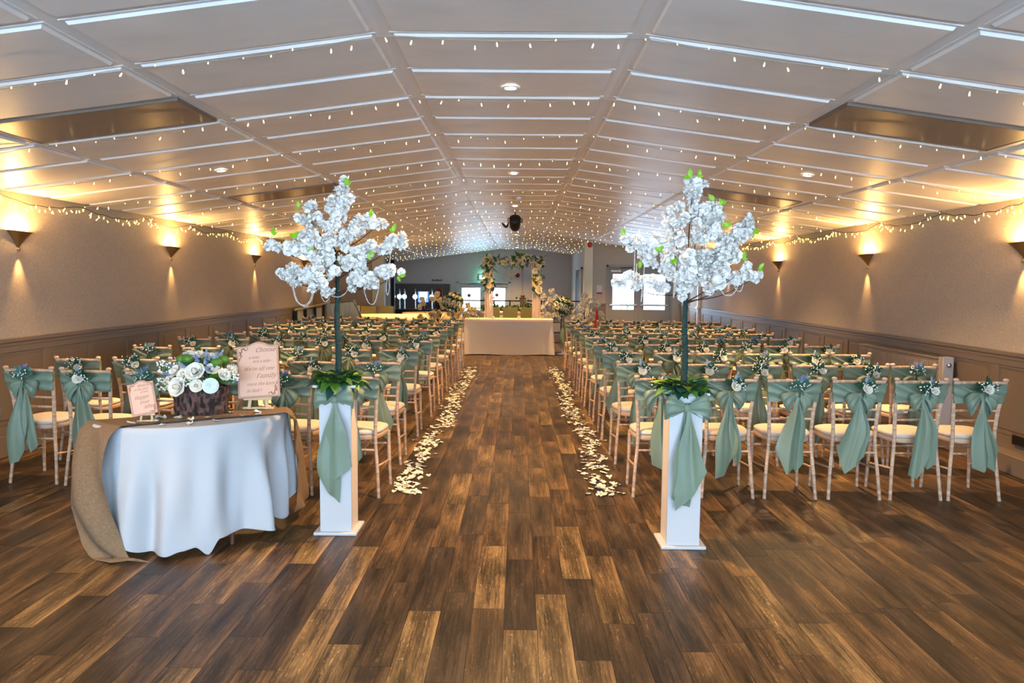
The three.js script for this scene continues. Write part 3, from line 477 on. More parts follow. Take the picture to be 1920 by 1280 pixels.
{
  const chair0 = makeChair(), sashes = [1, 2, 3, 4, 5].map(makeSash), posies = [[0, 3], [1, 5], [2, 7], [0, 10], [2, 12], [1, 14]].map((a) => makePosy(...a));
  const firsts = new Set();
  const putOne = (src, label, group, pos, turn) => { if (!firsts.has(src)) { firsts.add(src); src.position.set(...pos); src.rotation.y = turn; src.userData.label = label; src.userData.group = group; return src; } return copyOf(src, label, group, pos, turn); };
  const ROW = ['nearest', 'second nearest', 'third nearest', 'fourth nearest', 'middle', 'fourth farthest', 'third farthest', 'second farthest', 'farthest'];
  const PLACE = ['beside the aisle', 'second from the aisle', 'third from the aisle', 'third from the wall', 'second from the wall', 'beside the wall'];
  const PL2 = ['aisle chair', 'second chair from aisle', 'third chair from aisle', 'third chair from wall', 'second chair from wall', 'chair beside wall'];
  const rowsR = [5.60, 6.62, 7.69, 8.71, 9.76, 10.71, 11.74, 12.66, 13.82], rowsL = [5.50, 6.52, 7.73, 8.91, 9.86, 10.97, 11.87, 12.94, 14.15];
  const xR = [1.075, 1.59, 2.06, 2.54, 3.0, 3.436], xL = [-1.21, -1.72, -2.25, -2.78, -3.31, -3.78];
  const posyPickR = [[2, 0, 1, 0, 2, 3], [0, 0, 2, 4, 2, 5], [2, 0, 2, 1, 0, 3]], posyPickL = [[2, 1, 1, 1, 0, 1], [1, 0, 0, 2, 2, 4], [0, 2, 1, 0, 3, 1]];
  const rr = rng(404);
  for (const [side, rows, xs, pick] of [['right', rowsR, xR, posyPickR], ['left', rowsL, xL, posyPickL]]) rows.forEach((zr, r) => xs.forEach((x0, c) => {
    const j = r ? 1 : 0.0, x = x0 + (rr() - .5) * 0.03 * j * (c ? 1.6 : .6) + (r && c ? (side === 'right' ? 1 : -1) * [0, .05, -.02, .06, 0.02, -.04, .05, .0, .04][r] : 0), skew = side === 'left' ? (r === 0 ? 0.11 : 0.02) * (Math.abs(x) - 1.05) : 0.0, z = -(zr + skew + (rr() - .5) * 0.03 * j), turn = (rr() - .5) * 0.06 + (side === 'left' && r === 0 ? -0.06 : 0);
    const n = r * 6 + c, where = `${PLACE[c]} in the ${ROW[r]} row, ${side} block`;
    putOne(chair0, `limewashed spindle chair ${where}`, `ceremony chairs in the ${side} block`, [x, 0, z], turn);
    const si = (n * 7 + (side === 'left' ? 2 : 0) + r) % 5, pi = r < 3 ? pick[r][c] : Math.floor(rr() * 6);
    putOne(sashes[si], `sage green bow sash on ${PL2[c]}, ${ROW[r]} row, ${side} block`, `chair sashes in the ${side} block`, [x, 0, z], turn);
    const dx = 0.015 + (rr() - .5) * 0.05, dy = 0.845 + (rr() - .5) * 0.03, kind = [0, 1, 2, 0, 2, 1][pi];
    const o = putOne(posies[pi], `${['white rose', 'lavender sprig', 'rose and gypsophila'][kind]} posy on ${PL2[c]}, ${ROW[r]} row, ${side} block`, `flower posies in the ${side} block`, [x + Math.cos(turn) * dx + Math.sin(turn) * 0.062, dy, z - Math.sin(turn) * dx + Math.cos(turn) * 0.062], turn);
    o.rotation.z = (rr() - .5) * 0.5;
  }));
}
// ================================================================ PETALS BESIDE THE AISLE
{
  const rr = rng(88), petal = [1, 2, 3].map((s) => { const r = rng(s); const p = petalPatch(0.046, 0.026, 0.32, 0.25, 0.005, r, 3, 3); p.rotateX(-Math.PI / 2); p.computeBoundingBox(); p.translate(0, -p.boundingBox.min.y, 0.023); return p; });
  for (const [side, xa, xb] of [['left', -0.86, -0.845], ['right', 0.715, 0.70]]) {
    const all = [];
    for (let i = 0; i < 520; i++) { const zz = 5.62 + Math.pow(rr(), 1.15) * 8.6, wob = 0.05 * Math.sin(zz * 1.7 + xa), x = lerp(xa, xb, (zz - 5.6) / 8.6) + wob * 0.6 + (rr() + rr() + rr() - 1.5) * 0.12; all.push([x, zz, rr() * 6.28, 0.66 + rr() * 0.36, Math.floor(rr() * 3)]); }
    all.sort((a, b) => a[1] - b[1]);
    all.slice(0, 150).forEach(([x, z, a, s, g], i) => { const o = solo('silk_petal', petal[g], petalIvory, `loose ivory silk petal lying on the floor along the ${side} edge of the aisle`, 'petal', [x, 0.0004 + (i % 3) * 0.0009, -z], a, `silk petals along the ${side} edge of the aisle`); o.scale.setScalar(s); });
    const rest = solo('silk_petals', merge(all.slice(150).map(([x, z, a, s, g]) => place(petal[g], x, 0.0004, -z, 0, a, 0, s))), petalIvory, `drift of ivory silk petals along the ${side} edge of the far aisle`, 'petals'); rest.userData.kind = 'stuff';
  }
}

// ================================================================ PEDESTALS WITH BLOSSOM TREES
const blossomGeo = [11, 12, 13, 14].map((s) => makeBlossom(s)), treeLeaf = makeLeaf(0.062, 0.036, 0.2), bigRound = makeLeaf(0.062, 0.060, 0.15, 1), longLeaf = makeLeaf(0.10, 0.046, 0.35), treeLeafUp = treeLeaf.clone().rotateY(Math.PI), bigRoundUp = bigRound.clone().rotateY(Math.PI), longLeafUp = longLeaf.clone().rotateY(Math.PI);
function pedestal(x, z, side) {
  const t = thing('pedestal', `square white wooden pedestal carrying the ${side} blossom tree`, 'pedestal', [x, 0, z], 0, 'white pedestals'), w = 0.1;
  P('base_plate', rbox(-0.137, 0.137, 0, 0.02, -0.127, 0.127, 0.006), whitePaint, t);
  P('column', merge([rbox(-w, w, 0.018, 0.942, 0.078, 0.098, 0.002), rbox(-w, w, 0.018, 0.942, -0.098, -0.078, 0.002)]), whitePaint, t);
  for (const s of [-1, 1]) P('side_board', rbox(s * 0.091 - 0.009, s * 0.091 + 0.009, 0.018, 0.942, -0.078, 0.078, 0.002), mat('#e6d6c4', 0.55), t);
  P('top_plate', rbox(-0.135, 0.135, 0.94, 0.958, -0.125, 0.125, 0.005), whitePaint, t);
  return t;
}
function pedestalSash(x, z, side, seed, o) {
  const t = thing('satin_bow', `large sage green satin bow tied round the ${side} white pedestal`, 'sash', [x, 0, z], 0, 'pedestal bows');
  P('band', grid(40, 6, (u, v) => { const a = u * Math.PI * 2, c = Math.cos(a), s = Math.sin(a), k = 0.1045 / Math.max(Math.abs(c), Math.abs(s)), e = (v - .5) * 2, pin = smooth(0, 1, s > 0 ? Math.abs(c) : 1); return [c * k, 0.875 + e * lerp(0.016, 0.026, pin) + 0.004 * Math.sin(a * 5), s * k + 0.002 * Math.sin(e * 8) * Math.sign(s)]; }), sage, t);
  for (const s of [-1, 1]) P('bow_loop', place(bowLoop(s, o.loop, o.droop, seed + s), 0, o.ky + 0.004, 0.094, 0, 0, s * 0.12), sage, t);
  P('knot', place(new THREE.SphereGeometry(1, 14, 10), 0, o.ky, 0.122, 0, 0, 0.3, [0.026, 0.03, 0.016]), sage, t);
  for (const q of o.tails) P('tail', place(tailCloth(q), q.x0 || 0, o.ky - 0.012, 0.112), sage, t);
}
function garland(x, z, side, seed) {
  const rnd = rng(seed), t = thing('leaf_garland', `ring of green leaves round the foot of the ${side} blossom tree`, 'garland', [x, 0.958, z], 0, 'leaf garlands on the pedestals');
  P('vine', sweep(Array.from({ length: 14 }, (_, i) => { const a = i / 13 * 6.283; return [Math.cos(a) * 0.105, 0.014 + 0.006 * Math.sin(a * 5), Math.sin(a) * 0.1]; }), 0.004, 5, 40), twigMat, t);
  for (let i = 0; i < 160; i++) {   // broad leaves lying in layers, drooping over the rim
    const a = i < 130 ? rnd() * 6.283 : Math.PI / 2 + (rnd() - .5) * 1.5, layer = rnd(), rr = i < 130 ? lerp(0.03, 0.115, Math.sqrt(rnd())) : 0.10 + rnd() * 0.02, out = a + (rnd() - .5) * 1.5, g = [bigRoundUp, treeLeafUp, longLeafUp, treeLeafUp, bigRoundUp][i % 5];
    const o = P('leaf', g, leafGreen[[0, 3, 1, 2, 0, 1, 4, 3, 2, 1][Math.floor(rnd() * 10)]], t, [Math.cos(a) * rr, 0.008 + layer * 0.055 * (1.2 - rr * 5), Math.sin(a) * rr * 0.95]);
    o.rotation.order = 'YXZ'; o.rotation.set(1.32 + (rnd() - .5) * 0.8 + (rr > 0.09 ? 0.5 * rnd() : 0), Math.PI / 2 - out, (rnd() - .5) * 1.1); o.scale.setScalar(0.95 + rnd() * 0.55);
  }
}
function strand(name, label, pts, group, r = 0.0035) {   // pearls threaded on a hanging curve
  const c = new THREE.CatmullRomCurve3(pts.map((p) => V(...p))), L = c.getLength(), n = Math.round(L / (r * 2.9)), g = [];
  const ball = new THREE.IcosahedronGeometry(r, 1);
  for (let i = 0; i <= n; i++) { const p = c.getPointAt(i / n); g.push(place(ball, p.x, p.y, p.z)); }
  return solo('pearl_strand', merge(g), pearlMat, label, 'pearl strand', [0, 0, 0], 0, group);
}
function blossomTree(x, z, side, spec) {
  const rnd = rng(spec.seed), t = thing('blossom_tree', spec.label, 'artificial tree', [x, 0.958, z], 0, spec.group), B = spec.base ?? 0.958;
  P('trunk', sweep([[0, 0.0, 0], [0.004, 0.2, 0], [-0.004, 0.42, 0.004], [0.004, 0.62, 0], [spec.tx || 0, spec.top - B, 0]], (u) => lerp(0.0215, 0.0135, u) * (1 + 0.05 * Math.sin(u * 60)), 10, 34), barkGreen, t);
  const trunkAt = (h) => (spec.tx || 0) * smooth(B, spec.top, h);
  for (const [dx, h, dz, h0] of spec.branches) {
    const tip = V(dx, h - B, dz), root = V(trunkAt(h0), h0 - B, 0), mid = root.clone().lerp(tip, 0.5).add(V((rnd() - .5) * .03, -0.012 - Math.abs(dx) * 0.06, (rnd() - .5) * .03));
    P('branch', sweep([root, mid, tip], (u) => lerp(0.0046, 0.0018, u), 5, 12), twigMat, t);
  }
  const spots = [];
  for (const [x, h, r, zc] of spec.clusters) {
    const n = Math.max(2, Math.round((r / 0.0185) ** 2 * 1.1));
    for (let i = 0; i < n; i++) { const a = rnd() * 6.283, q = Math.sqrt(rnd()) * r * 0.86, zz = zc + (rnd() - .35) * r * 2.0; spots.push([x + Math.cos(a) * q, h - B + Math.sin(a) * q, zz]); }
  }
  spots.sort((p, q) => q[2] - p[2]);
  const rest = [];
  spots.forEach((p, i) => {
    const rot = [rnd() * 3, rnd() * 6, rnd() * 3], s = (0.66 + rnd() * 0.34) * (spec.bs || 1);
    if (spec.mat || i >= 290) rest.push(place(blossomGeo[i % 4], ...p, ...rot, s)); else P('blossom', blossomGeo[i % 4], petalWhite, t, p, rot).scale.setScalar(s);
  });
  if (rest.length) P('blossoms', merge(rest), spec.mat || petalWhite, t).userData.kind = 'stuff';
  for (const [x, h, z, turn] of spec.leaves || []) for (let i = 0; i < 2; i++) { const l = P('leaf', treeLeaf, brightLeaf, t, [x + i * 0.008, h - B, z]); l.rotation.set((rnd() - .5) * .8, rnd() - .5, turn + (i - .5) * 1.3); l.scale.setScalar(0.6 + rnd() * .3); }
  return t;
}
{
  const LX = -1.14, LZ = -4.79, RX = 1.02, RZ = -4.61;
  pedestal(LX, LZ, 'left'); pedestal(RX, RZ, 'right');
  pedestalSash(LX, LZ, 'left', 21, { ky: 0.868, loop: 0.122, droop: 0.02, tails: [{ dx: 0.015, w: 0.20, len: 0.46, cut: -0.03, point: 0.06, folds: 1.2, ph: 0.6, z: 0.012 }, { dx: -0.045, w: 0.13, len: 0.56, cut: 0.10, point: 0.02, folds: 2.2, ph: 2.5, z: -0.002 }] });
  pedestalSash(RX, RZ, 'right', 31, { ky: 0.862, loop: 0.135, droop: 0.06, tails: [{ dx: 0.03, w: 0.17, len: 0.50, cut: -0.12, point: 0.03, folds: 1.5, ph: 1.4, z: 0.014 }, { dx: -0.03, w: 0.13, len: 0.57, cut: 0.03, point: 0.02, folds: 2.2, ph: 4.0, z: -0.002 }] });
  garland(LX, LZ, 'left', 51); garland(RX, RZ, 'right', 52);
  // flower masses as [x from the trunk, height, radius, depth]
  const unit = (list, x0, h0, k) => list.map(([x, y, r, z]) => [(x - x0) / k, h0 - y / k, r / k, z ?? 0]);
  blossomTree(LX, LZ, 'left', { seed: 3, top: 1.80, tx: -0.02, label: 'tall open-branched white blossom tree with pearls on the left pedestal', group: 'white blossom trees on pedestals',
    branches: [[0.045, 2.25, 0.0, 1.79], [-0.03, 2.11, -0.03, 1.79], [-0.19, 2.04, 0.04, 1.78], [-0.14, 2.05, -0.03, 1.78], [0.29, 1.98, 0.02, 1.78], [0.10, 1.88, 0.08, 1.76], [-0.43, 1.84, 0.0, 1.70], [-0.23, 1.87, 0.03, 1.70], [0.42, 1.87, -0.02, 1.64], [0.17, 1.76, 0.08, 1.6], [-0.36, 1.65, 0.05, 1.56], [-0.12, 1.62, 0.16, 1.54], [0.33, 1.68, 0.02, 1.52], [0.41, 1.66, 0.02, 1.54], [0.18, 1.62, 0.05, 1.52]],
    clusters: unit([[660, 110, 44], [650, 170, 38], [682, 225, 42], [662, 295, 46], [640, 350, 40], [565, 245, 28], [560, 315, 36], [592, 385, 54], [605, 445, 54], [418, 310, 40, .03], [455, 392, 42, .03], [350, 412, 42, .04], [505, 445, 44, 0], [400, 492, 46, .05], [470, 560, 60, .06], [955, 412, 40], [870, 412, 52], [800, 440, 58, .02], [722, 482, 60, .04], [700, 560, 56, .06], [600, 550, 50, .06], [680, 595, 46, .03],
      [58, 590, 30], [130, 602, 44], [222, 622, 46, .02], [308, 540, 44], [322, 640, 50, .03], [402, 642, 52, .05], [1122, 558, 48], [1042, 562, 46], [972, 622, 50], [872, 632, 60, .02], [792, 664, 58, .05], [482, 722, 70, .10], [560, 692, 48, .08], [702, 740, 58, .08], [800, 765, 48, .06], [160, 830, 40], [240, 822, 54, .02], [300, 862, 54, .04], [285, 800, 36], [430, 832, 70, .12], [522, 852, 78, .16], [600, 805, 56, .12], [482, 912, 54, .12], [552, 962, 38, .08], [1012, 800, 54], [930, 852, 54, .03], [832, 882, 64, .04], [772, 872, 54, .05], [740, 932, 26, .03], [1112, 812, 30]], 606, 2.30, 1267),
    leaves: [[0.065, 2.20, 0.05, -0.6], [-0.225, 2.06, 0.04, 0.9], [0.225, 2.01, 0.04, 0.7], [-0.40, 1.89, 0.03, -0.5], [-0.25, 1.87, 0.06, 0.3], [0.36, 1.915, 0.03, 0.4], [0.21, 1.78, 0.09, -2.2], [-0.16, 1.78, 0.10, -1.4], [0.39, 1.64, 0.04, -2.2]] });
  blossomTree(RX, RZ, 'right', { seed: 8, top: 1.62, tx: 0.01, label: 'fuller denser white blossom tree with pearls on the right pedestal', group: 'white blossom trees on pedestals',
    branches: [[0.02, 2.2, 0.02, 1.6], [-0.11, 1.99, 0.04, 1.6], [0.14, 2.06, 0.05, 1.6], [0.04, 2.05, 0.1, 1.6], [0.35, 1.97, 0.02, 1.6], [0.22, 1.87, 0.1, 1.58], [-0.37, 1.86, 0.02, 1.58], [-0.2, 1.83, 0.06, 1.56], [0.43, 1.66, 0.02, 1.5], [0.2, 1.66, 0.12, 1.5], [0.0, 1.74, 0.16, 1.52], [-0.08, 1.6, 0.1, 1.5], [-0.4, 1.62, -0.02, 1.54], [0.26, 1.65, 0.1, 1.49]],
    clusters: unit([[620, 125, 62], [575, 190, 46], [655, 195, 50], [690, 120, 34], [530, 305, 32], [640, 292, 40], [712, 300, 44, .02], [785, 330, 46, .03], [785, 400, 58, .05], [450, 352, 36, .02], [448, 415, 46, .03], [555, 420, 56, .05], [665, 395, 48, .04], [735, 420, 50, .06], [1055, 410, 44], [1090, 440, 30], [1010, 470, 52], [1060, 510, 50], [960, 520, 48, .02], [880, 560, 60, .05], [500, 580, 62, .06], [450, 500, 44, .03], [640, 540, 66, .09], [780, 510, 62, .07], [905, 640, 62, .06], [115, 560, 42], [185, 605, 48], [245, 640, 42], [335, 575, 48, .02], [300, 665, 44, .02], [230, 560, 40],
      [430, 700, 66, .08], [540, 720, 72, .12], [605, 790, 66, .14], [780, 720, 76, .12], [900, 690, 62, .08], [715, 690, 60, .10], [845, 620, 55, .08], [300, 752, 42, .02], [400, 770, 50, .05], [72, 890, 32, -.03], [150, 850, 38, -.02], [225, 870, 42, -.02], [200, 905, 34, -.02], [330, 900, 46, -.01], [410, 930, 42, 0], [460, 820, 62, .08], [560, 890, 66, .10], [552, 975, 40, .06], [640, 850, 56, .12], [800, 905, 58, .08], [900, 825, 58, .06], [1050, 790, 54, .02], [1110, 845, 46], [1172, 850, 30], [980, 870, 50, .04], [760, 950, 34, .06], [740, 800, 60, .12]], 597, 2.293, 1318),
    leaves: [[0.04, 2.245, 0.03, -0.9], [0.0, 2.24, 0.03, 0.7], [0.13, 2.10, 0.06, 0.1], [0.175, 2.075, 0.05, -0.5], [0.22, 1.94, 0.06, 0.3], [0.37, 1.92, 0.04, -2.0], [0.30, 1.76, 0.1, -1.0], [0.42, 1.705, 0.03, -1.3], [-0.18, 1.79, 0.08, 0.2], [-0.29, 1.74, 0.03, -2.4], [-0.11, 1.72, 0.14, 0.2], [-0.38, 1.9, 0.02, 1.2]] });
  const S = (x, z, p) => p.map(([a, h, d]) => [x + a, h, z + d]);
  const gL = 'pearl strands on the left blossom tree', gR = 'pearl strands on the right blossom tree';
  strand('p', 'longest pearl loop hanging low on the left tree, window side', S(LX, LZ, [[-0.255, 1.70, 0.10], [-0.25, 1.58, 0.105], [-0.215, 1.47, 0.11], [-0.17, 1.455, 0.12], [-0.135, 1.50, 0.12], [-0.125, 1.60, 0.115]]), gL);
  strand('p', 'outer thin pearl loop beside the longest one on the left tree', S(LX, LZ, [[-0.28, 1.64, 0.06], [-0.265, 1.55, 0.06], [-0.235, 1.47, 0.065], [-0.18, 1.445, 0.07], [-0.14, 1.50, 0.07], [-0.13, 1.58, 0.065]]), gL);
  strand('p', 'pearl loop draped in front of the left tree trunk', S(LX, LZ, [[-0.10, 1.62, 0.06], [-0.07, 1.55, 0.055], [-0.02, 1.51, 0.05], [0.03, 1.508, 0.05], [0.07, 1.54, 0.055], [0.095, 1.60, 0.06], [0.10, 1.68, 0.07]]), gL);
  strand('p', 'short small pearl loop between trunk and long loop of left tree', S(LX, LZ, [[-0.10, 1.55, 0.02], [-0.095, 1.50, 0.02], [-0.075, 1.475, 0.02], [-0.05, 1.49, 0.02], [-0.045, 1.53, 0.02]]), gL);
  strand('p', 'wide pearl loop below the aisle-side branch of the left tree', S(LX, LZ, [[0.175, 1.60, 0.06], [0.185, 1.53, 0.06], [0.215, 1.465, 0.06], [0.24, 1.465, 0.06], [0.265, 1.53, 0.06], [0.275, 1.61, 0.06]]), gL);
  strand('p', 'narrow pearl loop at the aisle-side tip of the left tree', S(LX, LZ, [[0.345, 1.80, 0.04], [0.335, 1.68, 0.05], [0.317, 1.56, 0.05], [0.325, 1.52, 0.05], [0.337, 1.56, 0.05], [0.335, 1.62, 0.05]]), gL);
  strand('p', 'straight pearl drop from the upper aisle-side branch of right tree', S(RX, RZ, [[-0.325, 1.80, 0.06], [-0.325, 1.70, 0.06], [-0.322, 1.58, 0.06], [-0.316, 1.585, 0.06], [-0.312, 1.72, 0.06]]), gR);
  strand('p', 'second pearl drop beside the lower left spray of the right tree', S(RX, RZ, [[-0.275, 1.78, 0.08], [-0.27, 1.70, 0.08], [-0.28, 1.57, 0.08], [-0.283, 1.50, 0.08], [-0.275, 1.56, 0.08]]), gR);
  strand('p', 'shallow pearl loop in front of the bright door, right tree', S(RX, RZ, [[-0.255, 1.58, 0.03], [-0.235, 1.535, 0.03], [-0.205, 1.52, 0.03], [-0.165, 1.55, 0.03], [-0.155, 1.60, 0.03]]), gR);
  strand('p', 'pearl drop nearest the trunk on the aisle side of right tree', S(RX, RZ, [[-0.11, 1.72, 0.20], [-0.112, 1.62, 0.20], [-0.116, 1.53, 0.20], [-0.108, 1.56, 0.20], [-0.104, 1.66, 0.20]]), gR);
  strand('p', 'pearl loop round the trunk top of the right tree', S(RX, RZ, [[-0.05, 1.68, 0.05], [-0.02, 1.62, 0.045], [0.02, 1.59, 0.04], [0.06, 1.60, 0.045], [0.09, 1.67, 0.06], [0.11, 1.73, 0.08]]), gR);
  strand('p', 'widest pearl loop hanging on the wall side of the right tree', S(RX, RZ, [[0.16, 1.66, 0.10], [0.175, 1.60, 0.10], [0.205, 1.545, 0.10], [0.25, 1.545, 0.10], [0.285, 1.60, 0.10], [0.295, 1.67, 0.08]]), gR);
  strand('p', 'short pearl loop near the wall-side tip of the right tree', S(RX, RZ, [[0.27, 1.62, 0.06], [0.285, 1.575, 0.06], [0.31, 1.565, 0.06], [0.325, 1.60, 0.06], [0.33, 1.66, 0.05]]), gR);
}

// ================================================================ THE HALF-MOON WELCOME TABLE
{
  const TX = -2.05, TZ = -4.74, TURN = Math.atan2(0.469, 0.883), ct = Math.cos(TURN), st = Math.sin(TURN);
  const W = (lx, lz) => [TX + lx * ct + lz * st, TZ - lx * st + lz * ct];   // table axes to the room
  const A = 0.565, Bq = 0.42, top = 0.745;
  const t = thing('half_moon_table', 'dark wooden half-moon table almost hidden under the white cloth', 'table', [TX, 0, TZ], TURN);
  const half = []; for (let i = 0; i <= 32; i++) { const a = i / 32 * Math.PI; half.push([Math.cos(a) * (A - 0.02), Math.sin(a) * (Bq - 0.02)]); }
  const tp = prism(half, 0.022, 0.003); tp.rotateX(Math.PI / 2); tp.translate(0, top - 0.006, 0); P('tabletop', tp, darkWood, t);
  for (const [x, z] of [[-0.46, 0.04], [0.46, 0.04], [-0.2, 0.33], [0.17, 0.36]]) P('leg', merge([rod([x, 0.0, z], [x, 0.70, z], 0.014, 8, 0.022), rod([x, 0.62, z], [x, 0.722, z], 0.026, 8)]), darkWood, t);
  P('apron', grid(32, 1, (u, v) => { const a = u * Math.PI; return [Math.cos(a) * (A - 0.06), lerp(0.62, 0.72, v), Math.sin(a) * (Bq - 0.06)]; }), darkWood, t);
  // cloth: flat half-ellipse, rounded edge, hanging folds with an uneven hem
  const hem = [[0, 0.24], [0.10, 0.26], [0.17, 0.235], [0.20, 0.20], [0.25, 0.10], [0.33, 0.035], [0.40, 0.03], [0.44, 0.05], [0.475, 0.06], [0.51, 0.006], [0.545, 0.09], [0.62, 0.105], [0.70, 0.085], [0.74, 0.14], [0.80, 0.09], [0.86, 0.14], [0.93, 0.22], [1, 0.24]];
  const hemAt = (u) => { for (let i = 1; i < hem.length; i++) if (u <= hem[i][0]) return lerp(hem[i - 1][1], hem[i][1], smooth(hem[i - 1][0], hem[i][0], u)); return 0.24; };
  const foldAt = (u) => 0.040 * Math.sin(u * 47 + 0.8) + 0.030 * Math.sin(u * 27 + 2.1) + 0.010 * Math.sin(u * 83 + 1) + 0.05 * Math.exp(-(((u - 0.50) / 0.03) ** 2)) + 0.03 * Math.exp(-(((u - 0.35) / 0.04) ** 2));
  const edge = (u) => { const a = Math.PI * (1 - u); return [Math.cos(a), Math.sin(a)]; };
  const skirtF = (u, v) => { const [cx, cz] = edge(u), hy = hemAt(u), drop = Math.pow(v, 1.0), y = v < 0.06 ? top + 0.006 - 0.02 * (v / 0.06) ** 2 : lerp(top - 0.014, hy, (v - 0.06) / 0.94), out = v < 0.06 ? 0.012 * Math.sin(v / 0.06 * 1.57) : 0.012 + 0.05 * drop * (1 - 0.95 * smooth(0.7, 0.95, u)) + foldAt(u) * smooth(0.06, 0.75, v) + 0.012 * Math.sin(u * 60 + v * 4) * v; return [cx * (A + out), y, cz * (Bq + out)]; };
  const cl = thing('tablecloth', 'white cloth hanging in deep folds from the half-moon table', 'tablecloth', [TX, 0, TZ], TURN);
  P('cloth', merge([grid(24, 6, (u, v) => { const [cx, cz] = edge(u); return [cx * A * v, top + 0.006, cz * A * v * Bq / A]; }), grid(220, 26, skirtF, [1.5, 0.7]), grid(40, 10, (u, v) => [lerp(A + 0.012 + 0.004 * v, -A - 0.012 - 0.05 * v, u), lerp(top + 0.006, 0.24, v), -0.008 - 0.02 * v + 0.015 * Math.sin(u * 40) * v])]), whiteCloth, cl);
  P('hem', grid(220, 1, (u, v) => { const p = skirtF(u, 1), s = 1.004; return [p[0] * s, p[1] + 0.012 * v - 0.003, p[2] * s]; }), whiteCloth, cl);
  // burlap runner along the straight back edge, falling to the floor at both ends
  const curve = (c) => new THREE.CatmullRomCurve3(c.map((p) => V(...p)), false, 'catmullrom', 0.35);
  const back = curve([[-0.50, 0.006, 0.40], [-0.57, 0.008, 0.27], [-0.64, 0.10, 0.19], [-0.70, 0.28, 0.10], [-0.675, 0.50, 0.06], [-0.625, 0.70, 0.025], [-0.578, 0.757, 0.005], [-0.52, 0.758, 0.0], [0, 0.758, 0.0], [0.52, 0.758, 0.0], [0.578, 0.757, 0.0], [0.635, 0.69, -0.03], [0.695, 0.40, -0.10], [0.73, 0.14, -0.13], [0.735, 0.08, -0.13]]);
  const front = curve([[-0.27, 0.008, 0.50], [-0.37, 0.012, 0.425], [-0.43, 0.10, 0.41], [-0.485, 0.28, 0.405], [-0.505, 0.50, 0.39], [-0.47, 0.70, 0.36], [-0.42, 0.757, 0.318], [-0.34, 0.758, 0.28], [0, 0.758, 0.25], [0.44, 0.758, 0.24], [0.53, 0.756, 0.22], [0.585, 0.69, 0.20], [0.585, 0.40, 0.17], [0.59, 0.14, 0.16], [0.59, 0.08, 0.16]]);
  solo('burlap_runner', grid(14, 170, (u, v) => { const k = v * 14 / 14, p = back.getPoint(k), q = front.getPoint(k), hang = smooth(0.44, 0.28, v) + smooth(0.74, 0.86, v), w = Math.sin(u * Math.PI), bulge = hang * (0.018 * Math.sin(u * 7 + v * 22) + 0.02 * w); return [lerp(p.x, q.x, u) - bulge * (v < .5 ? 1 : -1) * 0.9, lerp(p.y, q.y, u) + (v < 0.10 ? 0.012 * w + 0.01 * Math.sin(v * 60) * w : 0.001), lerp(p.z, q.z, u) + bulge * (v < .5 ? 0.5 : 0)]; }, [0.32, 2.6]), burlap, 'brown burlap runner along the back of the half-moon table, trailing on the floor', 'table runner', [TX, 0.002, TZ], TURN);
  // log planter with its flowers
  const [lx, lz] = [-2.0, -4.745];
  const logT = thing('log_planter', 'hollowed bark log planter standing in the middle of the half-moon table', 'planter', [lx, 0.7605, lz], 0.25);
  const barkF = (u, v) => { const a = u * Math.PI * 2, n = fbm(u * 46, v * 4 + 3, 17, 3, 46), r = 1 + (n - 0.5) * 0.10 + 0.03 * Math.sin(a * 3), tap = lerp(0.97, 1.04, v) - 0.03 * Math.sin(v * 3.1); return [Math.cos(a) * 0.165 * r * tap, v * 0.175 + 0.006 * Math.sin(a * 4) * v, Math.sin(a) * 0.11 * r * tap]; };
  P('bark', grid(96, 16, barkF), barkMat, logT);
  P('core', merge([grid(32, 4, (u, v) => { const a = u * 6.2832; return [Math.cos(a) * 0.155 * v, 0.16, Math.sin(a) * 0.10 * v]; }), grid(32, 2, (u, v) => { const a = u * 6.2832; return [Math.cos(a) * 0.16 * v, 0.0, Math.sin(a) * 0.105 * v]; })]), darkWood, logT);
  const fl = thing('flower_arrangement', 'white rose, blue thistle and gypsophila arrangement filling the bark log planter', 'flowers', [lx, 0.7605 + 0.160, lz], 0.0), fr = rng(23); fl.scale.set(1.14, 1.12, 1.1);
  const domeAt = (a, e) => [Math.cos(a) * Math.cos(e) * 0.185, 0.02 + Math.sin(e) * 0.165, Math.sin(a) * Math.cos(e) * 0.125];
  const aim = (o, p) => { o.quaternion.setFromUnitVectors(V(0, 1, 0), V(p[0] * 0.8, p[1] * 0.9 + 0.02, p[2] * 1.6 + 0.02).normalize()); return o; };
  for (const [x, y, z, s] of [[-0.075, 0.04, 0.115, 1.35], [0.012, 0.12, 0.10, 1.35], [0.03, 0.05, 0.13, 0.9], [-0.05, 0.105, 0.095, 1.0], [-0.14, 0.06, 0.07, 1.0], [0.085, 0.13, 0.06, 1.0], [0.15, 0.10, 0.06, 0.9], [-0.105, 0.115, 0.06, 1.15], [-0.01, 0.19, 0.02, 1.35], [0.055, 0.19, 0.01, 1.05], [-0.07, 0.195, -0.03, 1.2], [0.17, 0.12, 0.01, .85], [0.02, 0.1, -0.1, 1.3], [-0.12, 0.08, -0.07, 1.2]]) aim(P('rose', roseGeo[fr() * 3 | 0], petalIvory, fl, [x, y - 0.02, z]), [x, y, z]).scale.setScalar(s);
  const dahlia = (() => { const g = [], r = rng(4); for (let i = 0; i < 110; i++) { const y = 1 - 1.35 * (i + .5) / 110, th = i * 2.39996, ti = Math.acos(y); g.push(place(place(makeLeafSmall(), 0, 0.008, 0, ti), 0, 0, 0, 0, th)); } return merge(g); })();
  function makeLeafSmall() { return grid(1, 3, (u, v) => [(u - .5) * 0.0085 * (0.4 + v), 0.040 * v, 0.010 * v * v * v]); }
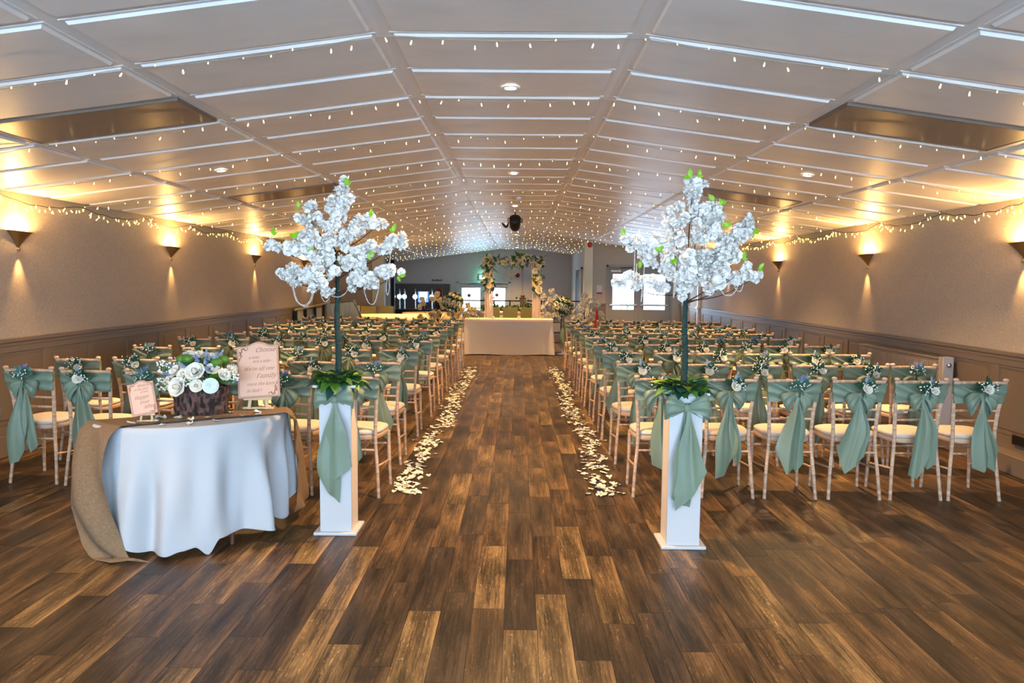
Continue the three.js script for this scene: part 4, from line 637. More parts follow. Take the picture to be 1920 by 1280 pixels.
  for (const [x, y, z, s] of [[0.10, 0.03, 0.12, 1.05], [-0.165, 0.10, 0.0, 1.0], [0.14, 0.09, -0.06, 1.0]]) aim(P('dahlia', dahlia, phys('#dfeee6', 0.8), fl, [x, y, z]), [x, y, z]).scale.setScalar(s);
  for (let i = 0; i < 34; i++) { const a = fr() * 6.283, e = 0.05 + fr() * 1.2, p = domeAt(a, e); const o = aim(P('thistle', makeSpikeCached(), fr() < .55 ? lavender : blueGrey, fl, [p[0] * .8, p[1] * .9, p[2] * .85]), p); o.scale.setScalar(0.85 + fr() * .45); }
  function makeSpikeCached() { return spikeGeo; }
  for (let i = 0; i < 54; i++) { const a = fr() * 6.283, e = fr() * 1.3 - 0.1, p = domeAt(a, e); const o = aim(P('leaf', i % 3 ? treeLeaf : bigRound, [darkLeaf, sageLeaf, leafGreen[1], leafGreen[0]][i % 4], fl, [p[0] * .6, Math.max(0.012, p[1] * .7), p[2] * .62]), p); o.rotateY(fr() * 6); o.rotateX(0.5); o.scale.setScalar(0.8 + fr() * .5); }
  for (const [x, y, z] of [[-0.09, 0.165, 0.03], [0.10, 0.15, 0.03], [-0.05, 0.17, 0.05], [0.12, 0.16, -0.02]]) P('moss_ball', place(new THREE.IcosahedronGeometry(0.03, 2), 0, 0, 0, 0, 0, 0, [1.1, .9, 1]), leafGreen[1], fl, [x, y, z]);
  for (const [x, y, z, k] of [[-0.15, 0.0, 0.085, 1], [-0.01, 0.03, 0.12, 2], [0.18, 0.05, 0.04, 3], [-0.17, 0.09, 0.04, 4]]) { const [d, s] = makeGyp(40 + k, 46, 0.05, 0.07, 0.03, 0.0055); const o = P('gypsophila', d, gypWhite, fl, [x, y, z]); o.userData.kind = 'stuff'; P('stems', s, leafGreen[1], o); }
  // signs on small easels
  const scriptSign = (w, h, lines, px) => { const c = document.createElement('canvas'); c.width = Math.round(w * px); c.height = Math.round(h * px); const g = c.getContext('2d'), Wd = c.width, Hd = c.height;
    g.fillStyle = '#d3a98f'; g.fillRect(0, 0, Wd, Hd);
    const r = rng(9); for (let i = 0; i < 900; i++) { g.fillStyle = `rgba(${120 + r() * 60},${70 + r() * 40},${50 + r() * 30},0.05)`; g.fillRect(r() * Wd, r() * Hd, 1 + r() * 2, 8 + r() * 60); }
    g.strokeStyle = '#8a4f3c'; g.fillStyle = '#8a4f3c'; g.lineCap = 'round';
    const scroll = (x, y, s, fx, fy) => { g.save(); g.translate(x, y); g.scale(fx * s, fy * s); g.lineWidth = 0.05; g.beginPath(); g.moveTo(0.05, 0.95); g.bezierCurveTo(0.0, 0.7, 0.25, 0.7, 0.2, 0.55); g.bezierCurveTo(0.12, 0.35, 0.05, 0.45, 0.08, 0.25); g.stroke(); g.lineWidth = 0.09; g.beginPath(); g.moveTo(0.08, 0.28); g.bezierCurveTo(0.15, 0.45, 0.3, 0.3, 0.24, 0.1); g.bezierCurveTo(0.4, 0.0, 0.5, 0.05, 0.52, 0.18); g.stroke(); g.lineWidth = 0.05; g.beginPath(); g.moveTo(0.55, 0.15); g.bezierCurveTo(0.7, 0.2, 0.78, 0.1, 0.72, 0.02); g.stroke(); g.beginPath(); g.arc(0.17, 0.52, 0.09, 0, 5.2); g.stroke(); g.beginPath(); g.arc(0.07, 0.78, 0.05, 0, 6.3); g.fill(); g.restore(); };
    const sc = Wd * 0.30; scroll(Wd * 0.045, Hd * 0.10, sc, 1, 1.15); scroll(Wd * 0.955, Hd * 0.965, sc, -1, -1.15);
    for (const [txt, x, y, size, al] of lines) { g.font = `italic ${Math.round(size * Hd)}px serif`; g.textAlign = al || 'left'; g.save(); g.translate(x * Wd, y * Hd); g.transform(1, 0, -0.18, 1, 0, 0); g.fillText(txt, 0, 0); g.restore(); }
    const tx = new THREE.CanvasTexture(c); tx.colorSpace = THREE.SRGBColorSpace; tx.magFilter = THREE.LinearFilter; return tx; };
  function signBoard(label, w, h, pos, turn, lean, roll, lines, px) {
    const outline = (k) => { const a = []; a.push([-w / 2 + k, k], [w / 2 - k, k], [w / 2 - k, h * 0.93 - k]); for (let i = 0; i <= 14; i++) { const t = i / 14, x = lerp(w * 0.30, -w * 0.26, t); a.push([x, h * 0.93 - k + 0.07 * h * Math.pow(Math.sin(Math.PI * t), 1.2)]); } a.push([-w / 2 + k, h * 0.93 - k]); return a; };
    const s = thing('wooden_sign', label, 'sign', pos, turn); s.rotation.order = 'YXZ'; s.rotation.x = lean; s.rotation.z = roll;
    P('board', prism(outline(0), 0.006, 0.0012), mat('#b98466', 0.6), s);
    const f = new THREE.ShapeGeometry(new THREE.Shape(outline(0.004).map((p) => new THREE.Vector2(...p)))); const p = f.attributes.position, uv = f.attributes.uv; for (let i = 0; i < p.count; i++) uv.setXY(i, p.getX(i) / w + 0.5, p.getY(i) / h);
    f.translate(0, 0, 0.0078); P('engraved_face', f, mat(0xffffff, 0.6, { map: scriptSign(w, h, lines, px) }), s);
    const o1 = outline(0.008).map(([x, y]) => [x, y, 0.008]); o1.push(o1[0]); const rim = []; for (let i = 0; i < o1.length - 1; i++) rim.push(rod(o1[i], o1[i + 1], 0.0011, 4)); P('engraved_border', merge(rim), mat('#8a4f3c', 0.7), s);
    return s;
  }
  function easel(label, w, h, pos, turn, k) {
    const e = thing('table_easel', label, 'easel', pos, turn, 'table easels');
    for (const s of [-1, 1]) P('front_leg', place(rbox(-0.010 * k, 0.010 * k, 0, h, -0.006 * k, 0.006 * k, 0.0015), s * w * 0.36, 0, 0.03 * k, -0.2, 0, s * 0.10), pineWood, e);
    P('rear_leg', place(rbox(-0.009 * k, 0.009 * k, 0, h * 0.98, -0.005 * k, 0.005 * k, 0.0015), 0, 0.002, -0.12 * k - h * .18, 0.33), pineWood, e);
    P('ledge', rbox(-w * 0.55, w * 0.55, 0.062 * k, 0.085 * k, 0.016 * k, 0.046 * k, 0.002), pineWood, e);
    P('base_bar', rbox(-w * 0.62, w * 0.62, 0, 0.014 * k, 0.008 * k, 0.028 * k, 0.002), pineWood, e);
    return e;
  }
  easel('small pine easel holding the taller sign at the right of the table', 0.16, 0.28, [-1.70, 0.7615, -4.935], 0.12, 1.0);
  signBoard('tall engraved wooden sign about choosing a seat, not a side', 0.262, 0.362, [-1.675, 0.846, -4.875], 0.12, -0.2, 0.065, [['Choose', 0.44, 0.185, 0.105], ['a seat,', 0.27, 0.30, 0.066], ['not a side -', 0.37, 0.375, 0.066], ["We're all one", 0.14, 0.515, 0.086], ['Family', 0.44, 0.655, 0.105], ['once the knot', 0.21, 0.785, 0.076], ['is tied !', 0.20, 0.90, 0.076]], 2200);
  easel('tiny pine easel holding the smaller welcome sign at the left of the table', 0.09, 0.16, [-2.205, 0.7615, -4.455], 0.22, 0.62);
  signBoard('small engraved wooden welcome sign leaning on the tiny easel', 0.142, 0.205, [-2.200, 0.806, -4.425], 0.22, -0.24, 0.19, [['Welcome', 0.36, 0.185, 0.10], ['to the start', 0.22, 0.28, 0.075], ['of our', 0.45, 0.365, 0.075], ['Happy', 0.18, 0.53, 0.125], ['Ever', 0.36, 0.68, 0.115], ['After', 0.48, 0.825, 0.125]], 3400);
  const pr = rng(61), pg = petalPatch(0.042, 0.02, 0.35, 0.25, 0.004, pr, 3, 3); pg.rotateX(-Math.PI / 2); pg.computeBoundingBox(); pg.translate(0, -pg.boundingBox.min.y, 0.02);
  for (let i = 0; i < 18; i++) { const a = 0.35 + pr() * 2.4, r = 0.30 + pr() * 0.5, lx2 = Math.cos(a) * A * r * 1.05, lz2 = Math.max(0.10, Math.sin(a) * Bq * r * 1.15), [wx, wz] = W(lx2, lz2); solo('silk_petal', pg, petalIvory, 'loose white silk petal scattered on top of the half-moon table', 'petal', [wx, lz2 < 0.27 ? 0.7625 : 0.7515, wz], pr() * 6, 'silk petals on the half-moon table'); }
}

// ================================================================ FAR END OF THE ROOM
{ // signing table
  const t = thing('trestle_table', 'long ceremony table under a cream cloth at the end of the aisle', 'table', [-0.19, 0, -16.95]);
  P('tabletop', rbox(-0.95, 0.95, 0.74, 0.765, -0.36, 0.36, 0.004), pineWood, t);
  for (const s of [-1, 1]) P('trestle', merge([rbox(s * 0.8 - 0.015, s * 0.8 + 0.015, 0, 0.74, -0.3, -0.27), rbox(s * 0.8 - 0.015, s * 0.8 + 0.015, 0, 0.74, 0.27, 0.3), rbox(s * 0.8 - 0.012, s * 0.8 + 0.012, 0.3, 0.33, -0.28, 0.28)]), blackMetal, t);
  const c = thing('tablecloth', 'plain cream cloth reaching the floor round the ceremony table', 'tablecloth', [-0.19, 0, -16.95]);
  const per = (u) => { const Lp = [1.94, 0.76, 1.94, 0.76], T = 5.4; let d = ((u % 1) * T); if (d < 1.94) return [-0.97 + d, 0.38]; d -= 1.94; if (d < 0.76) return [0.97, 0.38 - d]; d -= 0.76; if (d < 1.94) return [0.97 - d, -0.38]; d -= 1.94; return [-0.97, -0.38 + d]; };
  P('cloth', merge([grid(2, 2, (u, v) => [lerp(-0.97, 0.97, u), 0.785, lerp(-0.38, 0.38, v)]), grid(216, 8, (u, v) => { const [x, z] = per(u), k = 1 + v * 0.015 + 0.008 * v * Math.sin(u * 70) + 0.012 * v * Math.sin(u * 33 + 1), corner = Math.exp(-(((Math.abs(x) - 0.97) / 0.1) ** 2)) * Math.exp(-(((Math.abs(z) - 0.38) / 0.1) ** 2)); return [x * (1 + (k - 1) * 0.5 + corner * v * 0.035 * (0.7 + 0.3 * Math.sin(u * 90))), lerp(0.785, 0.012 + 0.008 * Math.sin(u * 24), v), z * (k + corner * v * 0.2)]; }, [5.4, 0.78])]), creamCloth, c);
  P('table_runner', grid(60, 2, (u, v) => [lerp(-0.985, 0.985, u), 0.789 - (v > 0.9 ? 0.035 : 0), lerp(-0.2, 0.392, v)]), mat(new THREE.Color(0.55, 0.40, 0.24), 0.9), c);
  for (const [x, l] of [[-0.36, 'left'], [0.22, 'right']]) solo('bud_vase', lathe([[0, 0], [0.035, 0], [0.04, 0.02], [0.025, 0.045], [0.028, 0.05]], 16), whitePaint, `tiny white pot on the ${l} half of the ceremony table`, 'pot', [-0.19 + x, 0.79, -16.95]);
}
{ // flower arch with drapes
  const Z = -18.0, t = thing('wedding_arch', 'square wooden wedding arch standing behind the ceremony table', 'arch', [-0.12, 0, Z]);
  for (const s of [-1, 1]) P('post', rbox(s * 0.60 - 0.03, s * 0.60 + 0.03, 0, 2.14, -0.04, 0.04, 0.004), mat('#8c4a2e', 0.6), t);
  P('beam', rbox(-0.72, 0.72, 2.09, 2.15, -0.03, 0.03, 0.004), mat('#8c4a2e', 0.6), t);
  for (const s of [-1, 1]) P('foot', rbox(s * 0.60 - 0.05, s * 0.60 + 0.05, 0, 0.03, -0.35, 0.35, 0.004), mat('#8c4a2e', 0.6), t);
  const voile = phys('#f3ddc8', 0.9, { transmission: 0.35, thickness: 0 });
  for (const s of [-1, 1]) solo('voile_drape', grid(36, 14, (u, v) => [s * (0.56 + (u - .5) * 0.26 * lerp(1, .75, Math.sin(v * 3.1))) , lerp(0.02, 2.08, v), 0.055 + 0.02 * Math.sin(u * 26) + 0.012 * Math.sin(u * 9 + v * 3)]), voile, `sheer cream drape hanging from the ${s < 0 ? 'left' : 'right'} side of the arch`, 'drape', [-0.12, 0, Z], 0, 'arch drapes');
  const g = thing('flower_garland', 'cream rose and eucalyptus garland along the top of the wedding arch', 'garland', [-0.12, 0, Z]), rr = rng(71);
  const spots = []; for (let i = 0; i < 46; i++) spots.push([lerp(-0.70, 0.70, i / 45) + (rr() - .5) * .04, 2.11 + (rr() - .45) * 0.16, 0.06 + rr() * .06]);
  for (let i = 0; i < 24; i++) spots.push([-0.60 + (rr() - .5) * .18, lerp(2.05, 1.42, i / 23), 0.08 + rr() * .05]); for (let i = 0; i < 24; i++) spots.push([0.585 + (rr() - .5) * .19, lerp(2.05, 1.36, i / 23), 0.08 + rr() * .05]);
  spots.forEach((p, i) => { if (i % 5 < 3) { const o = P('rose', roseGeo[i % 3], i % 4 ? petalCream : petalIvory, g, p, [1.2 + rr() * .5, rr() * 2 - 1, 0]); o.scale.setScalar(1.15 + rr() * 0.75); } for (let k = 0; k < 4; k++) { const l = P('leaf', k % 2 ? longLeaf : treeLeaf, [darkLeaf, leafGreen[0], sageLeaf, leafGreen[1]][(i + k) % 4], g, [p[0] + (rr() - .5) * .08, p[1] + (rr() - .5) * .08, p[2] - 0.02], [rr() * 2, rr() * 6, rr() * 3]); l.scale.setScalar(1.1 + rr()); } });
  const heart = []; for (let i = 0; i < 40; i++) { const a = i / 40 * 6.2832; heart.push([0.0098 * 16 * Math.sin(a) ** 3, 0.0098 * (13 * Math.cos(a) - 5 * Math.cos(2 * a) - 2 * Math.cos(3 * a) - Math.cos(4 * a)), 0]); }
  const h = thing('heart_wreath', 'twig heart hanging from the middle of the wedding arch', 'wreath', [-0.14, 1.86, Z + 0.1]);
  P('twig_ring', sweep(heart, 0.014, 6, 80, true), mat('#8d7f45', 0.8), h); P('leaves', merge(heart.filter((_, i) => i % 2).map((p, i) => place(smallLeaf, p[0], p[1], 0.01, rr(), rr() * 6, rr() * 6, 0.9))), leafGreen[1], h); P('hanger', rod([0, 0.11, 0], [0, 0.27, -0.03], 0.002, 4), twigMat, h);
}
{ // rose ball stands with sashes, and the small blossom trees round them
  const ball = (x, z, y, r, side, seed) => {
    const rr = rng(seed), t = thing('flower_stand', `round cream rose ball on a slim white stand ${side} of the ceremony table`, 'flower stand', [x, 0, z], 0, 'rose ball stands');
    P('stand', lathe([[0, 0], [0.13, 0], [0.13, 0.012], [0.03, 0.03], [0.018, 0.08], [0.016, y - r * 0.8], [0.05, y - r * 0.72], [0, y - r * 0.72]], 20), whitePaint, t);
    P('moss_core', place(new THREE.IcosahedronGeometry(r * 0.72, 2), 0, y, 0), darkLeaf, t);
    for (let i = 0; i < 64; i++) { const yy = 1 - 2 * (i + .5) / 64, th = i * 2.4, q = Math.sqrt(1 - yy * yy), d = V(Math.cos(th) * q, yy, Math.sin(th) * q); if (d.z < -0.5) continue; if (i % 5 < 3) { const o = P('rose', roseGeo[i % 3], i % 3 ? petalCream : petalIvory, t, [d.x * r * .8, y + d.y * r * .8, d.z * r * .8]); o.quaternion.setFromUnitVectors(V(0, 1, 0), d); o.scale.setScalar(1.15 + rr() * .4); } for (let k = 0; k < 3; k++) { const l = P('leaf', treeLeaf, [darkLeaf, leafGreen[0], sageLeaf][k], t, [d.x * r * .75, y + d.y * r * .75, d.z * r * .75]); l.quaternion.setFromUnitVectors(V(0, 1, 0), d); l.rotateY(rr() * 6); l.rotateX(0.6); l.scale.setScalar(1.3); } }
    const s = thing('stand_sash', `sage green sash tied round the rose ball stand ${side} of the ceremony table`, 'sash', [x, 0, z], 0, 'rose ball stand sashes');
    P('band', lathe([[0.024, y - r - 0.12], [0.03, y - r - 0.05], [0.024, y - r]], 14), sage, s); P('tail', place(tailCloth({ dx: 0.02, w: 0.16, len: 0.62, cut: 0.08, point: 0.04, folds: 2, ph: 1, z: 0.0 }), 0, y - r - 0.05, 0.03), sage, s);
  };
  ball(-1.47, -17.2, 1.14, 0.25, 'left', 5); ball(1.02, -16.9, 1.07, 0.23, 'right', 6);
  const small = (x, z, seed, label, m, h, spread) => { const c = [], br = [], r = rng(seed); for (let i = 0; i < 30; i++) { const a = i * 2.4, q = [Math.cos(a) * spread * (0.25 + r() * .9), h * (0.46 + 0.46 * r()), 0.056, Math.sin(a) * spread * .5]; c.push(q); br.push([q[0], q[1], q[3], h * 0.45]); } c.push([0, h * 0.98, 0.06, 0]); br.push([0, h * 0.98, 0, h * .5]); const t = blossomTree(x, z, '', { seed, base: 0, top: h * 0.62, label, group: 'small blossom trees at the far end', branches: br, clusters: c, bs: 1.15, mat: m }); t.position.y = 0; P('foot_plate', lathe([[0, 0], [0.12, 0], [0.12, 0.02], [0.03, 0.03]], 16), blackMetal, t); return t; };
  small(-1.88, -17.7, 31, 'cream blossom tree left of the ceremony table, before the bar', petalCream, 1.32, 0.42); small(-1.2, -18.4, 32, 'half hidden cream blossom tree between rose ball and left arch post', petalCream, 1.05, 0.34);
  small(0.80, -17.9, 33, 'cream blossom tree close to the right arch post', petalIvory, 1.42, 0.22); small(1.55, -17.5, 34, 'white blossom tree right of the right rose ball', petalIvory, 1.34, 0.36);
  const w = thing('plant_stand', 'black wire plant stand beside the right end of ceremony table', 'plant stand', [0.93, 0, -17.4]);
  for (const [i, s] of [[-1, -1], [-1, 1], [1, -1], [1, 1]].entries()) P('leg', rod([s[0] * 0.12, 0, s[1] * 0.12], [s[0] * 0.12, 0.7, s[1] * 0.12], 0.008, 6), blackMetal, w);
  for (const y of [0.22, 0.45, 0.68]) P('shelf', rbox(-0.13, 0.13, y, y + 0.012, -0.13, 0.13, 0.002), blackMetal, w);
  const rs = thing('draped_stand', 'slim stand draped in bright red cloth below the white blossom on the right', 'draped stand', [1.78, 0, -17.05]);
  P('pole', rod([0, 0, 0], [0, 0.98, 0], 0.015), blackMetal, rs); P('base', lathe([[0, 0], [0.14, 0], [0.14, 0.015], [0.02, 0.03]], 16), blackMetal, rs); P('cloth', grid(16, 14, (u, v) => { const a = u * 6.2832, r = 0.02 + 0.05 * v + 0.012 * v * Math.sin(a * 5); return [Math.cos(a) * r - 0.04 * v * v, 1.0 - 0.85 * v, Math.sin(a) * r]; }), redMat, rs);
}
{ // dining tables and chairs beyond the ceremony
  const tab = (x, z, label, r) => { const t = thing('round_table', label.replace('cloth of', 'table under'), 'table', [x, 0, z]); P('tabletop', lathe([[0, 0.725], [r - 0.02, 0.725], [r - 0.02, 0.745], [0, 0.745]], 32), pineWood, t); P('pedestal_leg', lathe([[0, 0], [0.25, 0], [0.05, 0.06], [0.05, 0.725]], 16), blackMetal, t); const c = solo('tablecloth', grid(64, 10, (u, v) => { const a = u * 6.2832, q = v < 0.5 ? v * 2 : 1, d = v < 0.5 ? 0 : (v - .5) * 2; const rr = r * q + d * (0.05 + 0.03 * Math.sin(a * 11)); return [Math.cos(a) * rr, 0.75 - d * 0.66, Math.sin(a) * rr]; }), mat(new THREE.Color(0.85, 0.72, 0.42), 0.8), label, 'tablecloth', [x, 0, z]); return c; };
  tab(-3.35, -18.9, 'pale yellow cloth of the round dining table on the left', 0.92); tab(-2.35, -20.7, 'pale yellow cloth of the farther round dining table on left', 0.8);
  const long = thing('trestle_table', 'long dining table behind the arch with greenery along it', 'table', [-0.2, 0, -21.4]);
  P('tabletop', rbox(-0.95, 0.95, 0.72, 0.75, -0.35, 0.35, 0.004), pineWood, long); P('skirt', box(-0.94, 0.94, 0.05, 0.72, -0.34, 0.34), creamCloth, long);
  const gr = thing('foliage_runner', 'low green foliage runner on the long table behind the arch', 'foliage', [-0.2, 0.75, -21.4]), rr = rng(15);
  const lv = []; for (let i = 0; i < 260; i++) lv.push(place(longLeaf, (rr() - .5) * 1.7, rr() * 0.1 + 0.01, (rr() - .5) * .3, rr() * 1.4, rr() * 6, (rr() - .5), 1.2)); P('leaves', merge(lv), leafGreen[0], gr); P('roses', merge(Array.from({ length: 9 }, (_, i) => place(roseGeo[i % 3], -0.7 + i * 0.17, 0.1, 0.05, 0.5, 0, 0, 1.4))), petalIvory, gr);
  for (const [x, h, l] of [[-0.55, 0.42, 'left'], [0.42, 0.46, 'right']]) { const v = thing('trailing_plant', `tall trailing greenery at the ${l} end of the long table`, 'plant', [-0.2 + x, 0.75, -21.1]); P('pot', lathe([[0, 0], [0.05, 0], [0.06, 0.1], [0.05, 0.1]], 14), whitePaint, v); const q = []; for (let i = 0; i < 40; i++) { const t = i / 40; q.push(place(treeLeaf, (rr() - .5) * 0.34 * t + 0.12 * Math.sin(t * 5), 0.1 + h * t * 0.8, (rr() - .5) * .1, rr() * 2, rr() * 6, rr() * 3, 1.4)); } P('leaves', merge(q), leafGreen[0], v); P('stem', sweep([[0, 0.05, 0], [0.05, h * .5, 0], [-0.05, h, 0]], 0.006, 5, 10), darkLeaf, v); }
  const oc = thing('covered_chair', 'x', 'chair'); oc.userData.base = 'covered_chair';
  for (const s of [-1, 1]) { P('leg', rod([s * 0.19, 0, 0], [s * 0.17, 0.45, -0.04], 0.014), limewood, oc); P('leg', rod([s * 0.19, 0, -0.38], [s * 0.18, 0.45, -0.37], 0.014), limewood, oc); }
  P('back_cover', grid(24, 8, (u, v) => { const a = u * 6.2832; return [clamp(Math.cos(a) * 1.3, -1, 1) * lerp(0.19, 0.205, v), lerp(0.62, 0.92, v) + 0.008 * Math.sin(u * 40), lerp(-0.03, 0, v) + Math.sin(a) * 0.028]; }), oliveCloth, oc); P('seat', rbox(-0.19, 0.19, 0.43, 0.49, -0.40, -0.02, 0.02), creamFabric, oc); P('back_frame', merge([rod([-0.17, .45, -.03], [-0.185, .9, 0], .014), rod([0.17, .45, -.03], [0.185, .9, 0], .014), rod([-0.185, .9, 0], [0.185, .9, 0], .012)]), limewood, oc);
  const spots = [[-4.02, -20.4, 3.1, 'olive covered dining chair left of the white column, behind yellow table'], [-3.55, -20.45, 3.2, 'olive covered dining chair right of the white column, behind yellow table'], [-0.68, -20.6, 0, 'olive covered dining chair behind the arch, left of three'], [-0.20, -20.6, 0, 'olive covered dining chair behind the arch, middle of three'], [0.28, -20.6, 0, 'olive covered dining chair behind the arch, right of three']];
  spots.forEach(([x, z, a, l], i) => { if (!i) { oc.position.set(x, 0, z); oc.rotation.y = a; oc.userData.label = l; oc.userData.group = 'olive covered dining chairs'; } else copyOf(oc, l, 'olive covered dining chairs', [x, 0, z], a); });
}
{ // columns, ramp, rails
  struct('column_1', rbox(-4.20, -3.86, 0, 2.44, -22.15, -21.85, 0.01), mat('#b9bdae', 0.6)); struct('column_2', rbox(1.76, 1.98, 0, 2.70, ZM - 0.02, ZM + 0.3, 0.01), mat('#d2d2bd', 0.6));
  struct('trim_6', rbox(-4.2, -4.08, -0.45, 2.3, -25.2, -25.05, 0.01), blackMetal);
  const b = thing('ramp_balustrade', 'white boarded ramp balustrade beyond the end of the left wall', 'balustrade', [0, 0, -18.0]);
  for (let i = 0; i < 6; i++) { const x = -4.40 + i * 0.115; P('board', rbox(x - 0.055, x + 0.055, 0.02, 1.06 + 0.01 * i - (i === 5 ? 0.1 : 0), -0.02, 0.02, 0.004), mat('#aeb6a6', 0.5), b); }
  P('cap_rail', merge([rod([-4.47, 1.07, 0], [-3.90, 1.13, 0], 0.03, 8), rod([-3.90, 1.13, 0], [-3.72, 0.72, 0], 0.026, 8)]), mat('#6b6a5c', 0.5), b); P('newel_post', rbox(-4.55, -4.46, 0, 1.12, -0.045, 0.045, 0.006), mat('#aeb6a6', 0.5), b);
  const h = thing('handrail', 'dark posted ramp handrail with white boards at the end of the left wall', 'handrail', [0, 0, 0]);
  P('rail', sweep([[-4.52, 1.0, -15.35], [-4.51, 1.02, -16.3], [-4.50, 1.05, -17.2], [-4.50, 1.08, -17.9]], 0.026, 8, 16), mat('#a39a80', 0.5), h);
  for (const z of [-15.4, -16.1, -16.85, -17.6]) P('post', rbox(-4.54, -4.49, 0, 1.0 + (-15.4 - z) * 0.03, z - 0.025, z + 0.025, 0.003), blackMetal, h);
  P('lower_bar', rbox(-4.53, -4.50, 0.62, 0.66, -17.6, -15.4, 0.004), blackMetal, h);
  for (const z of [-15.75, -16.47, -17.22]) P('board', rbox(-4.562, -4.55, 0.25, 0.97, z - 0.31, z + 0.31, 0.003), mat('#b4c2b8', 0.5), h);
  const r = thing('balustrade', 'dark level handrail with posts before the rear exit doors', 'balustrade', [0, 0, -24.3]);
  P('top_rail', rbox(-1.9, 2.05, 0.98, 1.02, -0.02, 0.02, 0.008), blackMetal, r); for (const x of [-1.85, -0.75, -0.25, 0.75, 1.4, 2.0]) P('post', rbox(x - 0.02, x + 0.02, 0, 0.99, -0.018, 0.018, 0.003), blackMetal, r);
  const n = P('newel_post', rbox(0.07, 0.25, 0, 1.08, -0.09, 0.09, 0.008), pinkWood, r); P('newel_cap', merge([rbox(0.05, 0.27, 1.08, 1.11, -0.11, 0.11, 0.005), place(new THREE.SphereGeometry(0.06, 14, 10), 0.16, 1.15, 0)]), redMat, n);
}
{ // side double doors in the right block, rear exit doors, brown door
  const leaf = (parent, x0, x1, y0, y1, w, m, lower, hinge) => {
    const st = 0.13, g0 = y0 + lower, g1 = y1 - 0.2;
    P('leaf_frame', merge([rbox(x0, x0 + st, y0, y1, -0.022, 0.022, 0.004), rbox(x1 - st, x1, y0, y1, -0.022, 0.022, 0.004), rbox(x0 + st, x1 - st, g1, y1, -0.022, 0.022, 0.004), rbox(x0 + st, x1 - st, y0, g0, -0.022, 0.022, 0.004)]), m, parent);
    P('pane', box(x0 + st, x1 - st, g0, g1, -0.003, 0.003), glass, parent);
    P('push_bar', rbox(x0 + 0.05, x1 - 0.05, y0 + 0.98, y0 + 1.03, 0.03, 0.07, 0.01), chrome, parent);
    const c = P('door_closer', rbox(hinge < 0 ? x0 + 0.06 : x1 - 0.34, hinge < 0 ? x0 + 0.34 : x1 - 0.06, y1 - 0.15, y1 - 0.09, 0.022, 0.075, 0.008), mat('#b9ae8f', 0.4, { metalness: 0.6 }), parent); P('closer_arm', rod([(x0 + x1) / 2 - 0.1, y1 - 0.04, 0.07], [(x0 + x1) / 2 + 0.22, y1 - 0.02, 0.05], 0.01, 6), blackMetal, c);
  };
  const d = thing('double_door', 'x', 'door', [0, 0, ZM - 0.06]); d.name = 'door_1'; delete d.userData.label; delete d.userData.category; d.userData.kind = 'structure';
  P('door_frame', merge([rbox(2.38, 2.44, 0, 2.09, -0.06, 0.07, 0.006), rbox(4.11, 4.17, 0, 2.09, -0.06, 0.07, 0.006), rbox(2.38, 4.17, 2.03, 2.09, -0.06, 0.07, 0.006)]), greyDoor, d);
  leaf(d, 2.435, 3.2745, 0.005, 2.04, 0, greyDoor, 0.88, -1); leaf(d, 3.2755, 4.115, 0.005, 2.04, 0, greyDoor, 0.88, 1);
  const e = thing('exit_door', 'x', 'door', [0, -0.45, ZB - 0.08]); e.name = 'door_2'; delete e.userData.label; delete e.userData.category; e.userData.kind = 'structure';
  P('door_frame', merge([rbox(-2.42, -2.34, 0, 2.05, -0.06, 0.1, 0.006), rbox(-0.38, -0.30, 0, 2.05, -0.06, 0.1, 0.006), rbox(-2.42, -0.30, 1.99, 2.05, -0.06, 0.1, 0.006)]), paleDoor, e);
  leaf(e, -2.345, -1.3605, 0.005, 2.0, 0, paleDoor, 0.55, -1); leaf(e, -1.3595, -0.375, 0.005, 2.0, 0, paleDoor, 0.55, 1);
  for (const [x, y, l] of [[-1.93, 1.05, 'left'], [-0.83, 1.08, 'right']]) { const q = thing('door_sticker', `small dark red round sticker on the ${l} rear exit door glass`, 'sticker', [x, y, ZB - 0.074]); P('disc', place(lathe([[0, 0], [0.07, 0], [0.07, 0.002], [0, 0.002]], 20), 0, 0, 0, Math.PI / 2), mat('#7a2433', 0.5), q); P('centre', place(lathe([[0, 0.002], [0.03, 0.002], [0, 0.0035]], 16), 0, 0, 0, Math.PI / 2), mat('#c98b95', 0.5), q); }
  const b = thing('brown_door', 'x', 'door', [2.09, 0, 0]); b.name = 'door_3'; delete b.userData.label; delete b.userData.category; b.userData.kind = 'structure';
  P('door_leaf', rbox(-0.045, 0.0, 0.0, 2.03, -26.8, -24.7, 0.004), mat('#4a2c12', 0.5), b); P('door_frame', merge([rbox(-0.06, 0.01, 0, 2.1, -26.9, -26.8), rbox(-0.06, 0.01, 0, 2.1, -24.7, -24.6), rbox(-0.06, 0.01, 2.03, 2.1, -26.9, -24.6)]), mat('#d8d4c6', 0.5), b); P('transom', rbox(-0.05, -0.046, 1.75, 1.98, -25.4, -24.9, 0.001), mat('#b5701c', 0.5), b);
  const ex = thing('exit_sign', 'lit green running-man exit sign above the rear exit doors', 'exit sign', [-1.36, 1.78, ZB + 0.03]);
  P('housing', rbox(-0.17, 0.17, -0.09, 0.09, -0.03, 0.02, 0.005), whiteMetal, ex); P('lit_face', rbox(-0.16, 0.16, -0.08, 0.08, 0.02, 0.026, 0.002), glow(new THREE.Color(0.03, 0.75, 0.42), 2.2), ex);
